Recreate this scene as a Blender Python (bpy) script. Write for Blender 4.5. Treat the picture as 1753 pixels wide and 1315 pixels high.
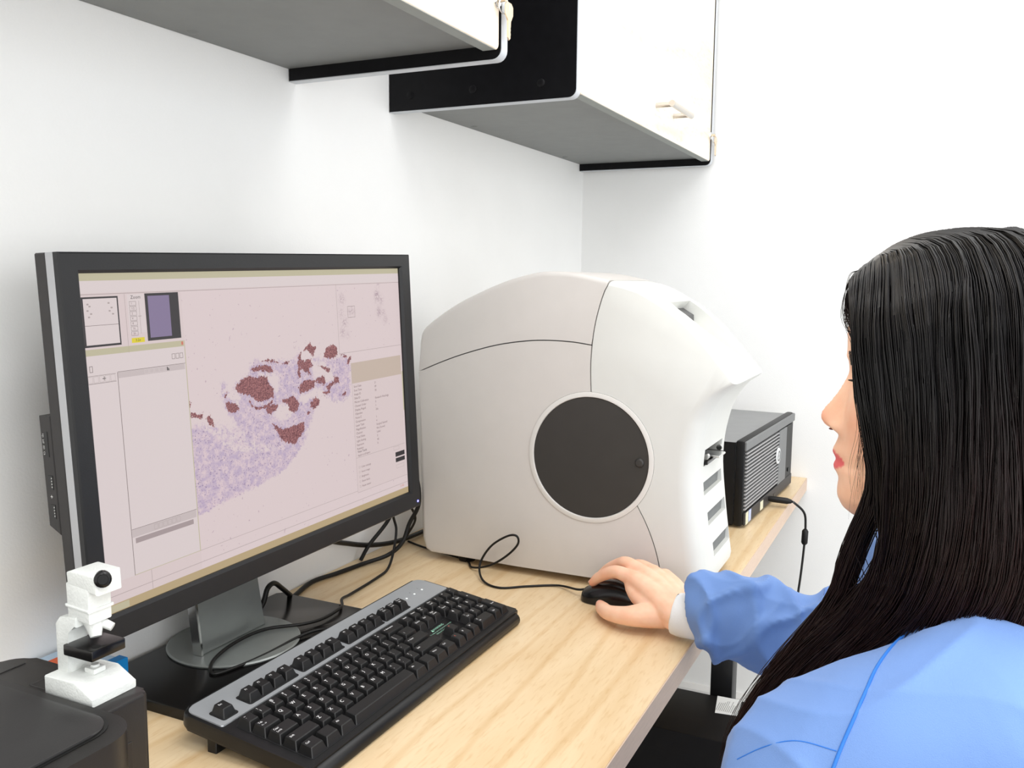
import bpy, bmesh, math, random
import numpy as np
from mathutils import Matrix, Vector

for _o in list(bpy.data.objects):
    bpy.data.objects.remove(_o)
scn = bpy.context.scene
COL = scn.collection
random.seed(4)
RNG = np.random.default_rng(7)

# ------------------------------------------------------------------ camera
# world axes: +X runs along the monitor wall to the room corner, +Y points into that wall, +Z up (metres)
CAMR = np.array([[0.4323, -0.9017, 0.0100], [-0.1015, -0.0596, -0.9930], [0.8960, 0.4283, -0.1173]])
_u, _s, _v = np.linalg.svd(CAMR)
CAMR = _u @ _v
camd = bpy.data.cameras.new('camera')
cam = bpy.data.objects.new('camera', camd)
COL.objects.link(cam)
camd.sensor_width = 36.0
camd.lens = 1525.566 / 1753.0 * 36.0
camd.clip_start = 0.02
_m = Matrix.Identity(4)
for _i in range(3):
    _m[_i][0] = CAMR[0][_i]
    _m[_i][1] = -CAMR[1][_i]
    _m[_i][2] = -CAMR[2][_i]
_m[0][3], _m[1][3], _m[2][3] = 0.0, 0.0, 1.215
cam.matrix_world = _m
scn.camera = cam

# ------------------------------------------------------------------ world, lamps, exposure
w = bpy.data.worlds.new('room_world')
scn.world = w
w.use_nodes = True
w.node_tree.nodes['Background'].inputs[0].default_value = (1.0, 0.992, 0.975, 1)
w.node_tree.nodes['Background'].inputs[1].default_value = 1.15

def area(name, loc, target, sx, sy, power, col=(1, 1, 1)):
    l = bpy.data.lights.new(name, 'AREA')
    l.shape = 'RECTANGLE'
    l.size, l.size_y, l.energy, l.color = sx, sy, power, col
    o = bpy.data.objects.new(name, l)
    COL.objects.link(o)
    o.location = loc
    d = Vector(target) - Vector(loc)
    o.rotation_euler = d.to_track_quat('-Z', 'Y').to_euler()
    return o

area('ceiling_troffer', (0.55, -0.15, 2.65), (0.55, -0.15, 0), 0.62, 1.25, 9)
area('ceiling_troffer', (1.60, -0.35, 2.65), (1.60, -0.35, 0), 0.62, 1.25, 4)
area('ceiling_troffer', (-0.6, -0.9, 2.65), (-0.6, -0.9, 0), 0.62, 1.25, 15)
area('wall_fill_light', (-0.5, -2.55, 1.45), (-0.2, 0.8, 1.2), 2.6, 1.5, 31, (0.97, 0.985, 1.0))  # unseen fill light, added to brighten the monitor wall

vs = scn.view_settings
vs.view_transform = 'Standard'
vs.look = 'None'
vs.exposure = 0.42
vs.gamma = 1.0
vs.use_curve_mapping = False

# ------------------------------------------------------------------ materials
MATS = {}
def srgb(r, g, b):
    f = lambda c: (c / 255 / 12.92) if c / 255 <= 0.04045 else ((c / 255 + 0.055) / 1.055) ** 2.4
    return (f(r), f(g), f(b), 1)

def mat(name, col, rough=0.5, metal=0.0, var=0.04, scale=30.0, bump=0.0, bscale=200.0, coat=0.0,
        emit=None, estr=0.0, stretch=None, spec=0.5, sss=0.0, sheen=0.0, trans=0.0):
    if name in MATS:
        return MATS[name]
    m = bpy.data.materials.new(name)
    m.use_nodes = True
    nt = m.node_tree
    b = nt.nodes['Principled BSDF']
    b.inputs['Roughness'].default_value = rough
    b.inputs['Metallic'].default_value = metal
    b.inputs['Specular IOR Level'].default_value = spec
    b.inputs['Coat Weight'].default_value = coat
    b.inputs['Sheen Weight'].default_value = sheen
    if sss:
        b.inputs['Subsurface Weight'].default_value = sss
        b.inputs['Subsurface Radius'].default_value = (0.010, 0.004, 0.002)
        b.inputs['Subsurface Scale'].default_value = 0.6
    if trans:
        b.inputs['Transmission Weight'].default_value = trans
    tc = nt.nodes.new('ShaderNodeTexCoord')
    src = tc.outputs['Object']
    if stretch:
        mp = nt.nodes.new('ShaderNodeMapping')
        mp.inputs['Scale'].default_value = stretch
        nt.links.new(src, mp.inputs[0])
        src = mp.outputs[0]
    n = nt.nodes.new('ShaderNodeTexNoise')
    n.inputs['Scale'].default_value = scale
    n.inputs['Detail'].default_value = 3
    nt.links.new(src, n.inputs['Vector'])
    r = nt.nodes.new('ShaderNodeValToRGB')
    c = np.array(col[:3])
    r.color_ramp.elements[0].position = 0.3
    r.color_ramp.elements[1].position = 0.7
    r.color_ramp.elements[0].color = (*np.clip(c * (1 - var), 0, 1), 1)
    r.color_ramp.elements[1].color = (*np.clip(c * (1 + var), 0, 1), 1)
    nt.links.new(n.outputs['Fac'], r.inputs[0])
    nt.links.new(r.outputs[0], b.inputs['Base Color'])
    if bump:
        n2 = nt.nodes.new('ShaderNodeTexNoise')
        n2.inputs['Scale'].default_value = bscale
        n2.inputs['Detail'].default_value = 3
        nt.links.new(tc.outputs['Object'], n2.inputs['Vector'])
        bp = nt.nodes.new('ShaderNodeBump')
        bp.inputs['Strength'].default_value = bump
        bp.inputs['Distance'].default_value = 0.002
        nt.links.new(n2.outputs['Fac'], bp.inputs['Height'])
        nt.links.new(bp.outputs[0], b.inputs['Normal'])
    if emit:
        b.inputs['Emission Color'].default_value = emit
        b.inputs['Emission Strength'].default_value = estr
    MATS[name] = m
    return m

def wood(name, light, dark, rough=0.35, scale=1.0):
    """maple laminate: long wavering grain lines along X and pale flecks"""
    m = bpy.data.materials.new(name)
    m.use_nodes = True
    nt = m.node_tree
    b = nt.nodes['Principled BSDF']
    b.inputs['Roughness'].default_value = rough
    tc = nt.nodes.new('ShaderNodeTexCoord')
    mp = nt.nodes.new('ShaderNodeMapping')
    mp.inputs['Scale'].default_value = (2.2 * scale, 11 * scale, 9 * scale)
    nt.links.new(tc.outputs['Object'], mp.inputs[0])
    n1 = nt.nodes.new('ShaderNodeTexNoise')
    n1.inputs['Scale'].default_value = 1.6
    n1.inputs['Detail'].default_value = 4
    n1.inputs['Distortion'].default_value = 0.8
    nt.links.new(mp.outputs[0], n1.inputs['Vector'])
    wv = nt.nodes.new('ShaderNodeTexWave')
    wv.wave_type = 'BANDS'
    wv.bands_direction = 'Y'
    wv.inputs['Scale'].default_value = 0.55
    wv.inputs['Distortion'].default_value = 9.0
    wv.inputs['Detail'].default_value = 3
    wv.inputs['Detail Scale'].default_value = 0.7
    nt.links.new(mp.outputs[0], wv.inputs['Vector'])
    rw = nt.nodes.new('ShaderNodeValToRGB')
    rw.color_ramp.elements[0].position = 0.0
    rw.color_ramp.elements[0].color = (1, 1, 1, 1)
    rw.color_ramp.elements[1].position = 0.16
    rw.color_ramp.elements[1].color = (0, 0, 0, 1)
    nt.links.new(wv.outputs['Fac'], rw.inputs[0])
    fl = nt.nodes.new('ShaderNodeMapping')
    fl.inputs['Scale'].default_value = (40 * scale, 260 * scale, 200 * scale)
    nt.links.new(tc.outputs['Object'], fl.inputs[0])
    n2 = nt.nodes.new('ShaderNodeTexNoise')
    n2.inputs['Scale'].default_value = 1.0
    n2.inputs['Detail'].default_value = 2
    nt.links.new(fl.outputs[0], n2.inputs['Vector'])
    mix1 = nt.nodes.new('ShaderNodeMix')
    mix1.data_type = 'RGBA'
    mix1.inputs[6].default_value = light
    mix1.inputs[7].default_value = dark
    mr = nt.nodes.new('ShaderNodeMapRange')
    mr.inputs[1].default_value = 0.35
    mr.inputs[2].default_value = 0.75
    nt.links.new(n1.outputs['Fac'], mr.inputs[0])
    nt.links.new(mr.outputs[0], mix1.inputs[0])
    mix2 = nt.nodes.new('ShaderNodeMix')
    mix2.data_type = 'RGBA'
    mix2.blend_type = 'MULTIPLY'
    mix2.inputs[7].default_value = (0.86, 0.76, 0.62, 1)
    ml = nt.nodes.new('ShaderNodeMath')
    ml.operation = 'MULTIPLY'
    ml.inputs[1].default_value = 0.55
    nt.links.new(rw.outputs[0], ml.inputs[0])
    nt.links.new(ml.outputs[0], mix2.inputs[0])
    nt.links.new(mix1.outputs[2], mix2.inputs[6])
    mix3 = nt.nodes.new('ShaderNodeMix')
    mix3.data_type = 'RGBA'
    mix3.blend_type = 'MULTIPLY'
    mix3.inputs[7].default_value = (0.88, 0.80, 0.70, 1)
    mr3 = nt.nodes.new('ShaderNodeMapRange')
    mr3.inputs[1].default_value = 0.52
    mr3.inputs[2].default_value = 0.72
    mr3.inputs[4].default_value = 0.7
    nt.links.new(n2.outputs['Fac'], mr3.inputs[0])
    nt.links.new(mr3.outputs[0], mix3.inputs[0])
    nt.links.new(mix2.outputs[2], mix3.inputs[6])
    nt.links.new(mix3.outputs[2], b.inputs['Base Color'])
    return m

M_WALL = mat('wall_paint', (0.87, 0.878, 0.875), 0.75, var=0.015, scale=6, bump=0.12, bscale=420)
M_TRIM = mat('white_trim', (0.80, 0.80, 0.79), 0.5, var=0.02)
M_FLOOR = mat('grey_floor', (0.42, 0.42, 0.41), 0.4, var=0.12, scale=25)
M_MAPLE = wood('maple_laminate', srgb(230, 206, 168), srgb(219, 190, 147))
M_EDGE = mat('maple_edge', srgb(206, 182, 162), 0.5, var=0.06, scale=20, stretch=(3, 60, 60))
M_DOOR = wood('lit_maple_door', srgb(250, 238, 222), srgb(245, 229, 208), 0.4)  # same maple as the desk, paled to carry strong light on the doors
M_BLACK = mat('black_laminate', (0.004, 0.004, 0.005), 0.45, var=0.2, scale=60, spec=0.16)
M_UNDER = mat('grey_underside', (0.20, 0.21, 0.207), 0.55, var=0.04)
M_BAND = mat('grey_edge_band', (0.55, 0.58, 0.62), 0.4, var=0.03)
M_CHROME = mat('chrome', (0.75, 0.75, 0.74), 0.18, 1.0, var=0.03)
M_BRASS = mat('pale_brass', srgb(222, 204, 178), 0.35, 0.7, var=0.06)
M_STEEL = mat('brushed_steel', (0.60, 0.58, 0.55), 0.3, 1.0, var=0.05, stretch=(4, 90, 90))

# ------------------------------------------------------------------ mesh helpers
OFF = {}

def attach(o, parent, world):
    if parent is not None:
        o.parent = parent
        if world and parent.name in OFF:
            o.matrix_parent_inverse = Matrix.Translation(-OFF[parent.name])

def finish(me, m, smooth, angle=35):
    if m is not None:
        me.materials.append(m)
    me.validate()
    if smooth:
        me.polygons.foreach_set('use_smooth', [True] * len(me.polygons))
        me.set_sharp_from_angle(angle=math.radians(angle))
    me.update()

def mk(name, V, F, m, parent=None, smooth=False, angle=35, world=True):
    me = bpy.data.meshes.new(name)
    me.from_pydata([tuple(map(float, v)) for v in V], [], [tuple(map(int, f)) for f in F])
    finish(me, m, smooth, angle)
    o = bpy.data.objects.new(name, me)
    COL.objects.link(o)
    attach(o, parent, world)
    return o

def from_bm(name, bm, m, parent=None, smooth=False, angle=35, world=True, recalc=True):
    if recalc:
        bmesh.ops.recalc_face_normals(bm, faces=bm.faces)
    me = bpy.data.meshes.new(name)
    bm.to_mesh(me)
    bm.free()
    finish(me, m, smooth, angle)
    o = bpy.data.objects.new(name, me)
    COL.objects.link(o)
    attach(o, parent, world)
    return o

def thing(name, label, cat, loc, rot=None, group=None):
    e = bpy.data.objects.new(name, None)
    e.empty_display_size = 0.03
    COL.objects.link(e)
    e.location = loc
    if rot:
        e.rotation_euler = rot
    else:
        OFF[e.name] = Vector(loc)
    e['label'] = label
    e['category'] = cat
    if group:
        e['group'] = group
    return e

def tag(o, label, cat, group=None):
    """a thing made of one mesh: moves its origin to its base and labels it"""
    me = o.data
    n = len(me.vertices)
    a = np.empty(n * 3)
    me.vertices.foreach_get('co', a)
    a = a.reshape(-1, 3)
    c = (a.min(0) + a.max(0)) / 2
    c[2] = a[:, 2].min()
    a -= c
    me.vertices.foreach_set('co', a.ravel())
    me.update()
    o.location = c
    OFF[o.name] = Vector(c)
    o['label'] = label
    o['category'] = cat
    if group:
        o['group'] = group
    return o

def struct(o):
    o['kind'] = 'structure'
    return o

def bm_box(lo, hi, r=0.0, seg=2):
    bm = bmesh.new()
    bmesh.ops.create_cube(bm, size=1.0)
    lo, hi = np.array(lo, float), np.array(hi, float)
    for v in bm.verts:
        v.co = Vector((lo + hi) / 2 + np.array(v.co) * (hi - lo))
    if r > 0:
        bmesh.ops.bevel(bm, geom=list(bm.edges), offset=r, segments=seg, affect='EDGES', profile=0.5, clamp_overlap=True)
    return bm

def box(name, lo, hi, m, parent=None, r=0.002, seg=2, xf=None, world=True):
    bm = bm_box(lo, hi, r, seg)
    if xf is not None:
        for v in bm.verts:
            v.co = Vector(xf(np.array(v.co)))
    return from_bm(name, bm, m, parent, smooth=r > 0, world=world)

def rrect(x0, y0, x1, y1, r, n=5):
    """rounded rectangle outline, r may be one radius or four (SW, SE, NE, NW)"""
    if not isinstance(r, (tuple, list)):
        r = (r,) * 4
    out = []
    for (cx, cy, sx, sy, a0, rr) in ((x0, y0, 1, 1, math.pi, r[0]), (x1, y0, -1, 1, 1.5 * math.pi, r[1]),
                                    (x1, y1, -1, -1, 0, r[2]), (x0, y1, 1, -1, 0.5 * math.pi, r[3])):
        if rr <= 0:
            out.append((cx, cy))
            continue
        for k in range(n + 1):
            a = a0 + 0.5 * math.pi * k / n
            out.append((cx + sx * rr + rr * math.cos(a), cy + sy * rr + rr * math.sin(a)))
    return out

AX = {'x': lambda a, p: (a, p[0], p[1]), 'y': lambda a, p: (p[0], a, p[1]), 'z': lambda a, p: (p[0], p[1], a)}

def prism(name, pts, a0, a1, axis, m, parent=None, r=0.0, seg=2, xf=None, world=True, smooth=True, angle=35):
    bm = bmesh.new()
    f = AX[axis]
    A = [bm.verts.new(f(a0, p)) for p in pts]
    B = [bm.verts.new(f(a1, p)) for p in pts]
    bm.faces.new(A)
    bm.faces.new(B[::-1])
    n = len(pts)
    caps = []
    for i in range(n):
        bm.faces.new((A[i], B[i], B[(i + 1) % n], A[(i + 1) % n]))
    bm.edges.ensure_lookup_table()
    if r > 0:
        sa, sb = set(A), set(B)
        es = [e for e in bm.edges if (e.verts[0] in sa and e.verts[1] in sa) or (e.verts[0] in sb and e.verts[1] in sb)]
        bmesh.ops.bevel(bm, geom=es, offset=r, segments=seg, affect='EDGES', profile=0.5, clamp_overlap=True)
    if xf is not None:
        for v in bm.verts:
            v.co = Vector(xf(np.array(v.co)))
    return from_bm(name, bm, m, parent, smooth=smooth, angle=angle, world=world)

def catmull(pts, n=8, closed=False):
    P = np.array(pts, float)
    if closed:
        P = np.vstack([P[-1], P, P[0], P[1]])
    else:
        P = np.vstack([2 * P[0] - P[1], P, 2 * P[-1] - P[-2]])
    out = []
    for i in range(1, len(P) - 2):
        p0, p1, p2, p3 = P[i - 1:i + 3]
        for k in range(n):
            t = k / n
            out.append(0.5 * ((2 * p1) + (p2 - p0) * t + (2 * p0 - 5 * p1 + 4 * p2 - p3) * t * t + (3 * p1 - p0 - 3 * p2 + p3) * t ** 3))
    if not closed:
        out.append(P[-2])
    return np.array(out)

def frames(C):
    T = np.gradient(C, axis=0)
    T /= np.linalg.norm(T, axis=1)[:, None] + 1e-12
    ref = np.array([0, 0, 1.0]) if abs(T[0][2]) < 0.9 else np.array([1.0, 0, 0])
    n = ref - T[0] * (ref @ T[0])
    n /= np.linalg.norm(n)
    N = [n]
    for i in range(1, len(C)):
        n = N[-1] - T[i] * (N[-1] @ T[i])
        n /= np.linalg.norm(n)
        N.append(n)
    N = np.array(N)
    return T, N, np.cross(T, N)

def sweep(C, rad, ns=8, ru=None):
    """tube along the points C with radius per point (number or list); ru scales one cross axis"""
    C = np.array(C, float)
    rad = np.broadcast_to(np.array(rad, float), (len(C),))
    T, N, B = frames(C)
    V, F = [], []
    for i in range(len(C)):
        for k in range(ns):
            a = 2 * math.pi * k / ns
            V.append(C[i] + rad[i] * (math.cos(a) * N[i] + math.sin(a) * B[i] * (ru or 1)))
    for i in range(len(C) - 1):
        for k in range(ns):
            F.append((i * ns + k, i * ns + (k + 1) % ns, (i + 1) * ns + (k + 1) % ns, (i + 1) * ns + k))
    F.append(tuple(range(ns))[::-1])
    F.append(tuple((len(C) - 1) * ns + k for k in range(ns)))
    return V, F

def tube(name, pts, rad, m, parent=None, n=8, ns=8, spline=True, world=True):
    C = catmull(pts, n) if spline else np.array(pts, float)
    if spline and np.ndim(rad):
        rad = np.interp(np.linspace(0, 1, len(C)), np.linspace(0, 1, len(pts)), rad)
    V, F = sweep(C, rad, ns)
    return mk(name, V, F, m, parent, True, 60, world)

def lathe(name, prof, m, parent=None, ns=32, xf=None, world=True, angle=35):
    """prof: (radius, height) pairs; xf maps local (x, y, z) with z the axis"""
    V, F = [], []
    for (r, h) in prof:
        for k in range(ns):
            a = 2 * math.pi * k / ns
            V.append((r * math.cos(a), r * math.sin(a), h))
    for i in range(len(prof) - 1):
        for k in range(ns):
            F.append((i * ns + k, i * ns + (k + 1) % ns, (i + 1) * ns + (k + 1) % ns, (i + 1) * ns + k))
    if prof[0][0] > 1e-6:
        F.append(tuple(range(ns))[::-1])
    if prof[-1][0] > 1e-6:
        F.append(tuple((len(prof) - 1) * ns + k for k in range(ns)))
    if xf is not None:
        V = [xf(np.array(v)) for v in V]
    bm = bmesh.new()
    bv = [bm.verts.new(tuple(v)) for v in V]
    for f in F:
        try:
            bm.faces.new([bv[i] for i in f])
        except ValueError:
            pass
    bmesh.ops.remove_doubles(bm, verts=bm.verts, dist=1e-6)
    return from_bm(name, bm, m, parent, True, angle, world)

TXT = {}
def text_mesh(s, size, align='CENTER', extrude=0.0):
    key = (s, round(size, 5), align, extrude)
    if key in TXT:
        return TXT[key]
    c = bpy.data.curves.new('text', 'FONT')
    c.body = s
    c.size = size
    c.align_x = align
    c.align_y = 'CENTER'
    c.resolution_u = 2
    c.extrude = extrude
    o = bpy.data.objects.new('text', c)
    COL.objects.link(o)
    dg = bpy.context.evaluated_depsgraph_get()
    me = bpy.data.meshes.new_from_object(o.evaluated_get(dg))
    n = len(me.vertices)
    a = np.empty(n * 3)
    me.vertices.foreach_get('co', a)
    polys = [tuple(p.vertices) for p in me.polygons]
    bpy.data.objects.remove(o)
    bpy.data.curves.remove(c)
    TXT[key] = (a.reshape(-1, 3), polys)
    return TXT[key]

def text(name, s, size, xf, m, parent=None, align='CENTER', world=True):
    V, F = text_mesh(s, size, align)
    return mk(name, [xf(v) for v in V], F, m, parent, world=world)

def boolean(o, cutters):
    for c in cutters:
        md = o.modifiers.new('cut', 'BOOLEAN')
        md.operation = 'DIFFERENCE'
        md.solver = 'EXACT'
        md.object = c
    dg = bpy.context.evaluated_depsgraph_get()
    me = bpy.data.meshes.new_from_object(o.evaluated_get(dg))
    o.modifiers.clear()
    old = o.data
    o.data = me
    bpy.data.meshes.remove(old)
    for c in cutters:
        cm = c.data
        bpy.data.objects.remove(c)
        bpy.data.meshes.remove(cm)

# ------------------------------------------------------------------ the room
YW, XW, DZ = 0.868, 2.236, 0.74
struct(box('wall_left', (-2.6, YW, 0), (XW, YW + 0.1, 2.7), M_WALL, r=0))
struct(box('wall_right', (XW, -2.6, 0), (XW + 0.1, YW + 0.1, 2.7), M_WALL, r=0))
struct(box('floor', (-2.6, -2.6, -0.05), (XW + 0.1, YW + 0.1, 0), M_FLOOR, r=0))
bb = prism('baseboard_left', [(YW - 0.012, 0), (YW, 0), (YW, 0.16), (YW - 0.006, 0.16), (YW - 0.012, 0.148)], -2.6, XW, 'x', M_TRIM, smooth=False)
struct(bb)
bb = prism('baseboard_right', [(XW - 0.012, 0), (XW, 0), (XW, 0.16), (XW - 0.006, 0.16), (XW - 0.012, 0.148)], -2.6, YW - 0.012, 'y', M_TRIM, smooth=False)
struct(bb)

# ------------------------------------------------------------------ wall cabinets
def cabinet(label, x0, x1, handle, lockx, keyname):
    zb, yf, t = 1.495, 0.526, 0.018
    c = thing('wall_cabinet', label, 'cabinet', ((x0 + x1) / 2, YW - 0.17, zb), group=None)
    ztop = 2.25
    for xa in (x0, x1 - t):
        sp = prism('side_panel', rrect(yf, zb, YW - 0.001, ztop, (0.012, 0, 0, 0), 5), xa, xa + t, 'x', M_BLACK, c, r=0.001, seg=1)
        # pale band on the front and lower edge of the panel
        bnd = [(YW - 0.001, zb), (yf + 0.012, zb)]
        for k in range(1, 6):
            a = 1.5 * math.pi - 0.5 * math.pi * k / 5
            bnd.append((yf + 0.012 + 0.012 * math.cos(a), zb + 0.012 + 0.012 * math.sin(a)))
        bnd.append((yf, ztop))
        V, F = [], []
        for (yy, zz) in bnd:
            i = len(V)
            # outward offset so that the strip sits proud of the panel edge
            ny, nz = (0, -1) if yy > yf + 0.0121 else (-1, 0)
            if yf < yy < yf + 0.0121:
                d = np.array([yy - yf - 0.012, zz - zb - 0.012]); d /= np.linalg.norm(d); ny, nz = d
            V += [(xa + 0.001, yy, zz), (xa + 0.001, yy + ny * 0.0012, zz + nz * 0.0012),
                  (xa + t - 0.001, yy + ny * 0.0012, zz + nz * 0.0012), (xa + t - 0.001, yy, zz)]
        for i in range(len(bnd) - 1):
            for k in range(4):
                F.append((4 * i + k, 4 * i + (k + 1) % 4, 4 * i + 4 + (k + 1) % 4, 4 * i + 4 + k))
        F += [(0, 1, 2, 3), tuple(4 * (len(bnd) - 1) + k for k in (3, 2, 1, 0))]
        mk('edge_band', V, F, M_BAND, sp, True, 30)
        for yy in (0.825, 0.706, 0.585):
            s = -1 if xa == x0 else 1
            xo = xa if s < 0 else xa + t
            lathe('bolt_cap', [(0.0, 0.0018), (0.005, 0.0016), (0.0066, 0.0006), (0.0068, 0)], M_BLACK, sp, 16,
                  xf=lambda v, xo=xo, s=s, yy=yy: (xo + s * v[2], yy + v[0], 1.52 + v[1]))
    box('bottom_panel', (x0 + t, yf + 0.022, 1.512), (x1 - t, YW - 0.001, 1.53), M_UNDER, c, r=0)
    box('top_panel', (x0 + t, yf + 0.022, ztop - 0.02), (x1 - t, YW - 0.001, ztop), M_BLACK, c, r=0)
    box('back_panel', (x0 + t, YW - 0.008, 1.53), (x1 - t, YW - 0.001, ztop - 0.02), M_BLACK, c, r=0)
    for xx in (x0 + 0.3 * (x1 - x0), x0 + 0.82 * (x1 - x0)):
        lathe('screw_cap', [(0.0, -0.0025), (0.005, -0.002), (0.008, 0)], M_UNDER, c, 14,
              xf=lambda v, xx=xx: (xx + v[0], YW - 0.02 + v[1], 1.512 + v[2]))
    d = prism('door', rrect(x0 + t + 0.003, 1.5035, x1 - t - 0.003, ztop - 0.003, 0.008, 4), yf + 0.001, yf + 0.020, 'y', M_DOOR, c, r=0.0012, seg=1)
    box('door_edge', (x0 + t + 0.012, yf + 0.0018, 1.5030), (x1 - t - 0.012, yf + 0.0192, 1.5038), mat('door_edge_grey', (0.26, 0.28, 0.265), 0.5), d, r=0)
    if handle:
        hx0, hx1, hz = handle
        for hx in (hx0 + 0.012, hx1 - 0.012):
            tube('handle_post', [(hx, yf + 0.001, hz), (hx, yf - 0.030, hz)], 0.005, M_STEEL, d, spline=False, ns=12)
        tube('handle_bar', [(hx0, yf - 0.034, hz), (hx1, yf - 0.034, hz)], 0.0062, M_STEEL, d, spline=False, ns=14)
    lathe('lock', [(0.0, 0.003), (0.006, 0.003), (0.0063, 0.0022), (0.008, 0.0022), (0.0095, 0.0005), (0.0096, -0.002)], M_CHROME, d, 24,
          xf=lambda v: (lockx + v[0], yf - v[2], 1.563 + v[1]))
    # the key: its bow sits in the lock and a second key hangs from the ring
    k = thing('cabinet_key', keyname, 'key', (lockx + 0.002, yf - 0.012, 1.563 - 0.045))
    ring = [(lockx + 0.002 + 0.009 * math.cos(a), yf - 0.009 - 0.003 * math.cos(a), 1.560 - 0.005 + 0.009 * math.sin(a)) for a in np.linspace(0, 2 * math.pi, 21)]
    tube('key_ring', ring, 0.0009, M_CHROME, k, spline=False, ns=6)
    cx, cz = lockx + 0.010, 1.5515
    outline = [(-0.010, 0.006), (-0.006, 0.010), (0.006, 0.010), (0.011, 0.006), (0.011, -0.004), (0.007, -0.010), (0.0045, -0.012),
               (0.0045, -0.019), (0.003, -0.021), (0.0045, -0.0225), (0.003, -0.0255), (0.0045, -0.028), (0.003, -0.031), (0.004, -0.033),
               (0.0005, -0.036), (-0.003, -0.033), (-0.003, -0.012), (-0.007, -0.009), (-0.010, -0.004)]
    prism('key_blade', [(cx + a, cz + b) for a, b in outline], yf - 0.0125, yf - 0.0105, 'y', M_BRASS, k, r=0.0003, seg=1)
    tube('key_shank', [(lockx, yf - 0.003, 1.563), (lockx, yf - 0.012, 1.563)], 0.0032, M_BRASS, k, spline=False, ns=10)
    return c

cabinet('black wall cabinet with pale wood door at the upper left, above the monitor', -0.15, 1.075, None, 1.046, 'brass key hanging from the lock of the cabinet above the monitor')
cabinet('black wall cabinet with pale wood door and bar handle in the room corner', 1.318, 2.226, (1.735, 1.885, 1.556), 2.196, 'brass key hanging from the lock of the corner cabinet with the handle')

# ------------------------------------------------------------------ desk
desk = thing('desk', 'long maple desk along the wall carrying monitor, keyboard and white scanner', 'desk', (1.0, 0.57, 0))
YF = 0.268
top = prism('desktop', [(YF + 0.0015, DZ - 0.031), (YW - 0.001, DZ - 0.031), (YW - 0.001, DZ), (YF + 0.0015, DZ)], -0.9, XW - 0.001, 'x', M_MAPLE, desk, r=0.0008, seg=1)
box('front_edge', (-0.9, YF, DZ - 0.031), (XW - 0.001, YF + 0.0015, DZ - 0.0006), M_EDGE, top, r=0)
M_LEG = mat('black_steel', (0.010, 0.010, 0.011), 0.4, 0.0, var=0.1)
for lx, ly in ((1.752, 0.335), (0.86, 0.300), (-0.6, 0.335), (1.752, 0.80), (-0.6, 0.80)):
    lg = box('leg', (lx, ly, 0.012), (lx + 0.045, ly + 0.045, DZ - 0.031), M_LEG, desk, r=0.003)
    lathe('foot_pad', [(0.0, 0), (0.02, 0), (0.022, 0.004), (0.022, 0.012)], M_BLACK, lg, 16, xf=lambda v, lx=lx, ly=ly: (lx + 0.0225 + v[0], ly + 0.0225 + v[1], v[2]))
box('apron', (-0.6, 0.815, DZ - 0.13), (1.79, 0.83, DZ - 0.031), M_LEG, desk, r=0)

# ------------------------------------------------------------------ monitor
M_BEZEL = mat('charcoal_plastic', (0.011, 0.0115, 0.013), 0.36, spec=0.35, var=0.06, bump=0.05, bscale=900)
M_SHELL = mat('dark_grey_shell', (0.032, 0.030, 0.030), 0.5, spec=0.3, var=0.05, bump=0.05, bscale=900)
M_SILVER = mat('silver_plastic', (0.42, 0.43, 0.45), 0.35, 0.25, var=0.03)
M_GLOSS = mat('gloss_black', (0.005, 0.0045, 0.0045), 0.2, var=0.1, spec=0.35)
M_PORT = mat('port_black', (0.004, 0.004, 0.004), 0.4)
M_CONTACT = mat('contact_metal', (0.7, 0.7, 0.68), 0.3, 0.8)
M_RUBBER = mat('black_rubber', (0.007, 0.0065, 0.006), 0.45, var=0.1, spec=0.3)
M_STANDMETAL = mat('grey_stand_metal', (0.30, 0.32, 0.31), 0.35, 0.55, var=0.04)

mo = np.array([0.838, 0.691, 0.870])
MM = np.array([[0.9994, -0.0226, -0.0256], [-0.0247, 0.0374, -0.9990], [0.0235, 0.9990, 0.0368]])
_u, _s, _v = np.linalg.svd(MM)
MM = _u @ _v
mt = lambda p: mo + MM @ np.array(p, float)
BP = (0.835, 0.765, DZ)
mon = thing('monitor', 'wide black computer monitor showing a stained tissue slide', 'monitor', BP)

def frame_ring(name, outer, inner, n0, n1, m, parent, xf, chamf=0.0):
    """rectangular ring (u0, v0, u1, v1) between depths n0 (front) and n1 (back), inner edge sloping"""
    def rect(r, n, g=0):
        return [(r[0] + g, r[1] + g, n), (r[2] - g, r[1] + g, n), (r[2] - g, r[3] - g, n), (r[0] + g, r[3] - g, n)]
    rings = [rect(outer, n1), rect(outer, n0 - 0.0015), rect(outer, n0, 0.0015), rect(inner, n0, -chamf), rect(inner, n1 if chamf == 0 else n0 - chamf * 1.2), rect(inner, n1)]
    V = [xf(p) for r in rings for p in r]
    F = []
    n = len(rings)
    for i in range(n):
        j = (i + 1) % n
        for k in range(4):
            F.append((4 * i + k, 4 * i + (k + 1) % 4, 4 * j + (k + 1) % 4, 4 * j + k))
    return mk(name, V, F, m, parent, True, 30)

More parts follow.
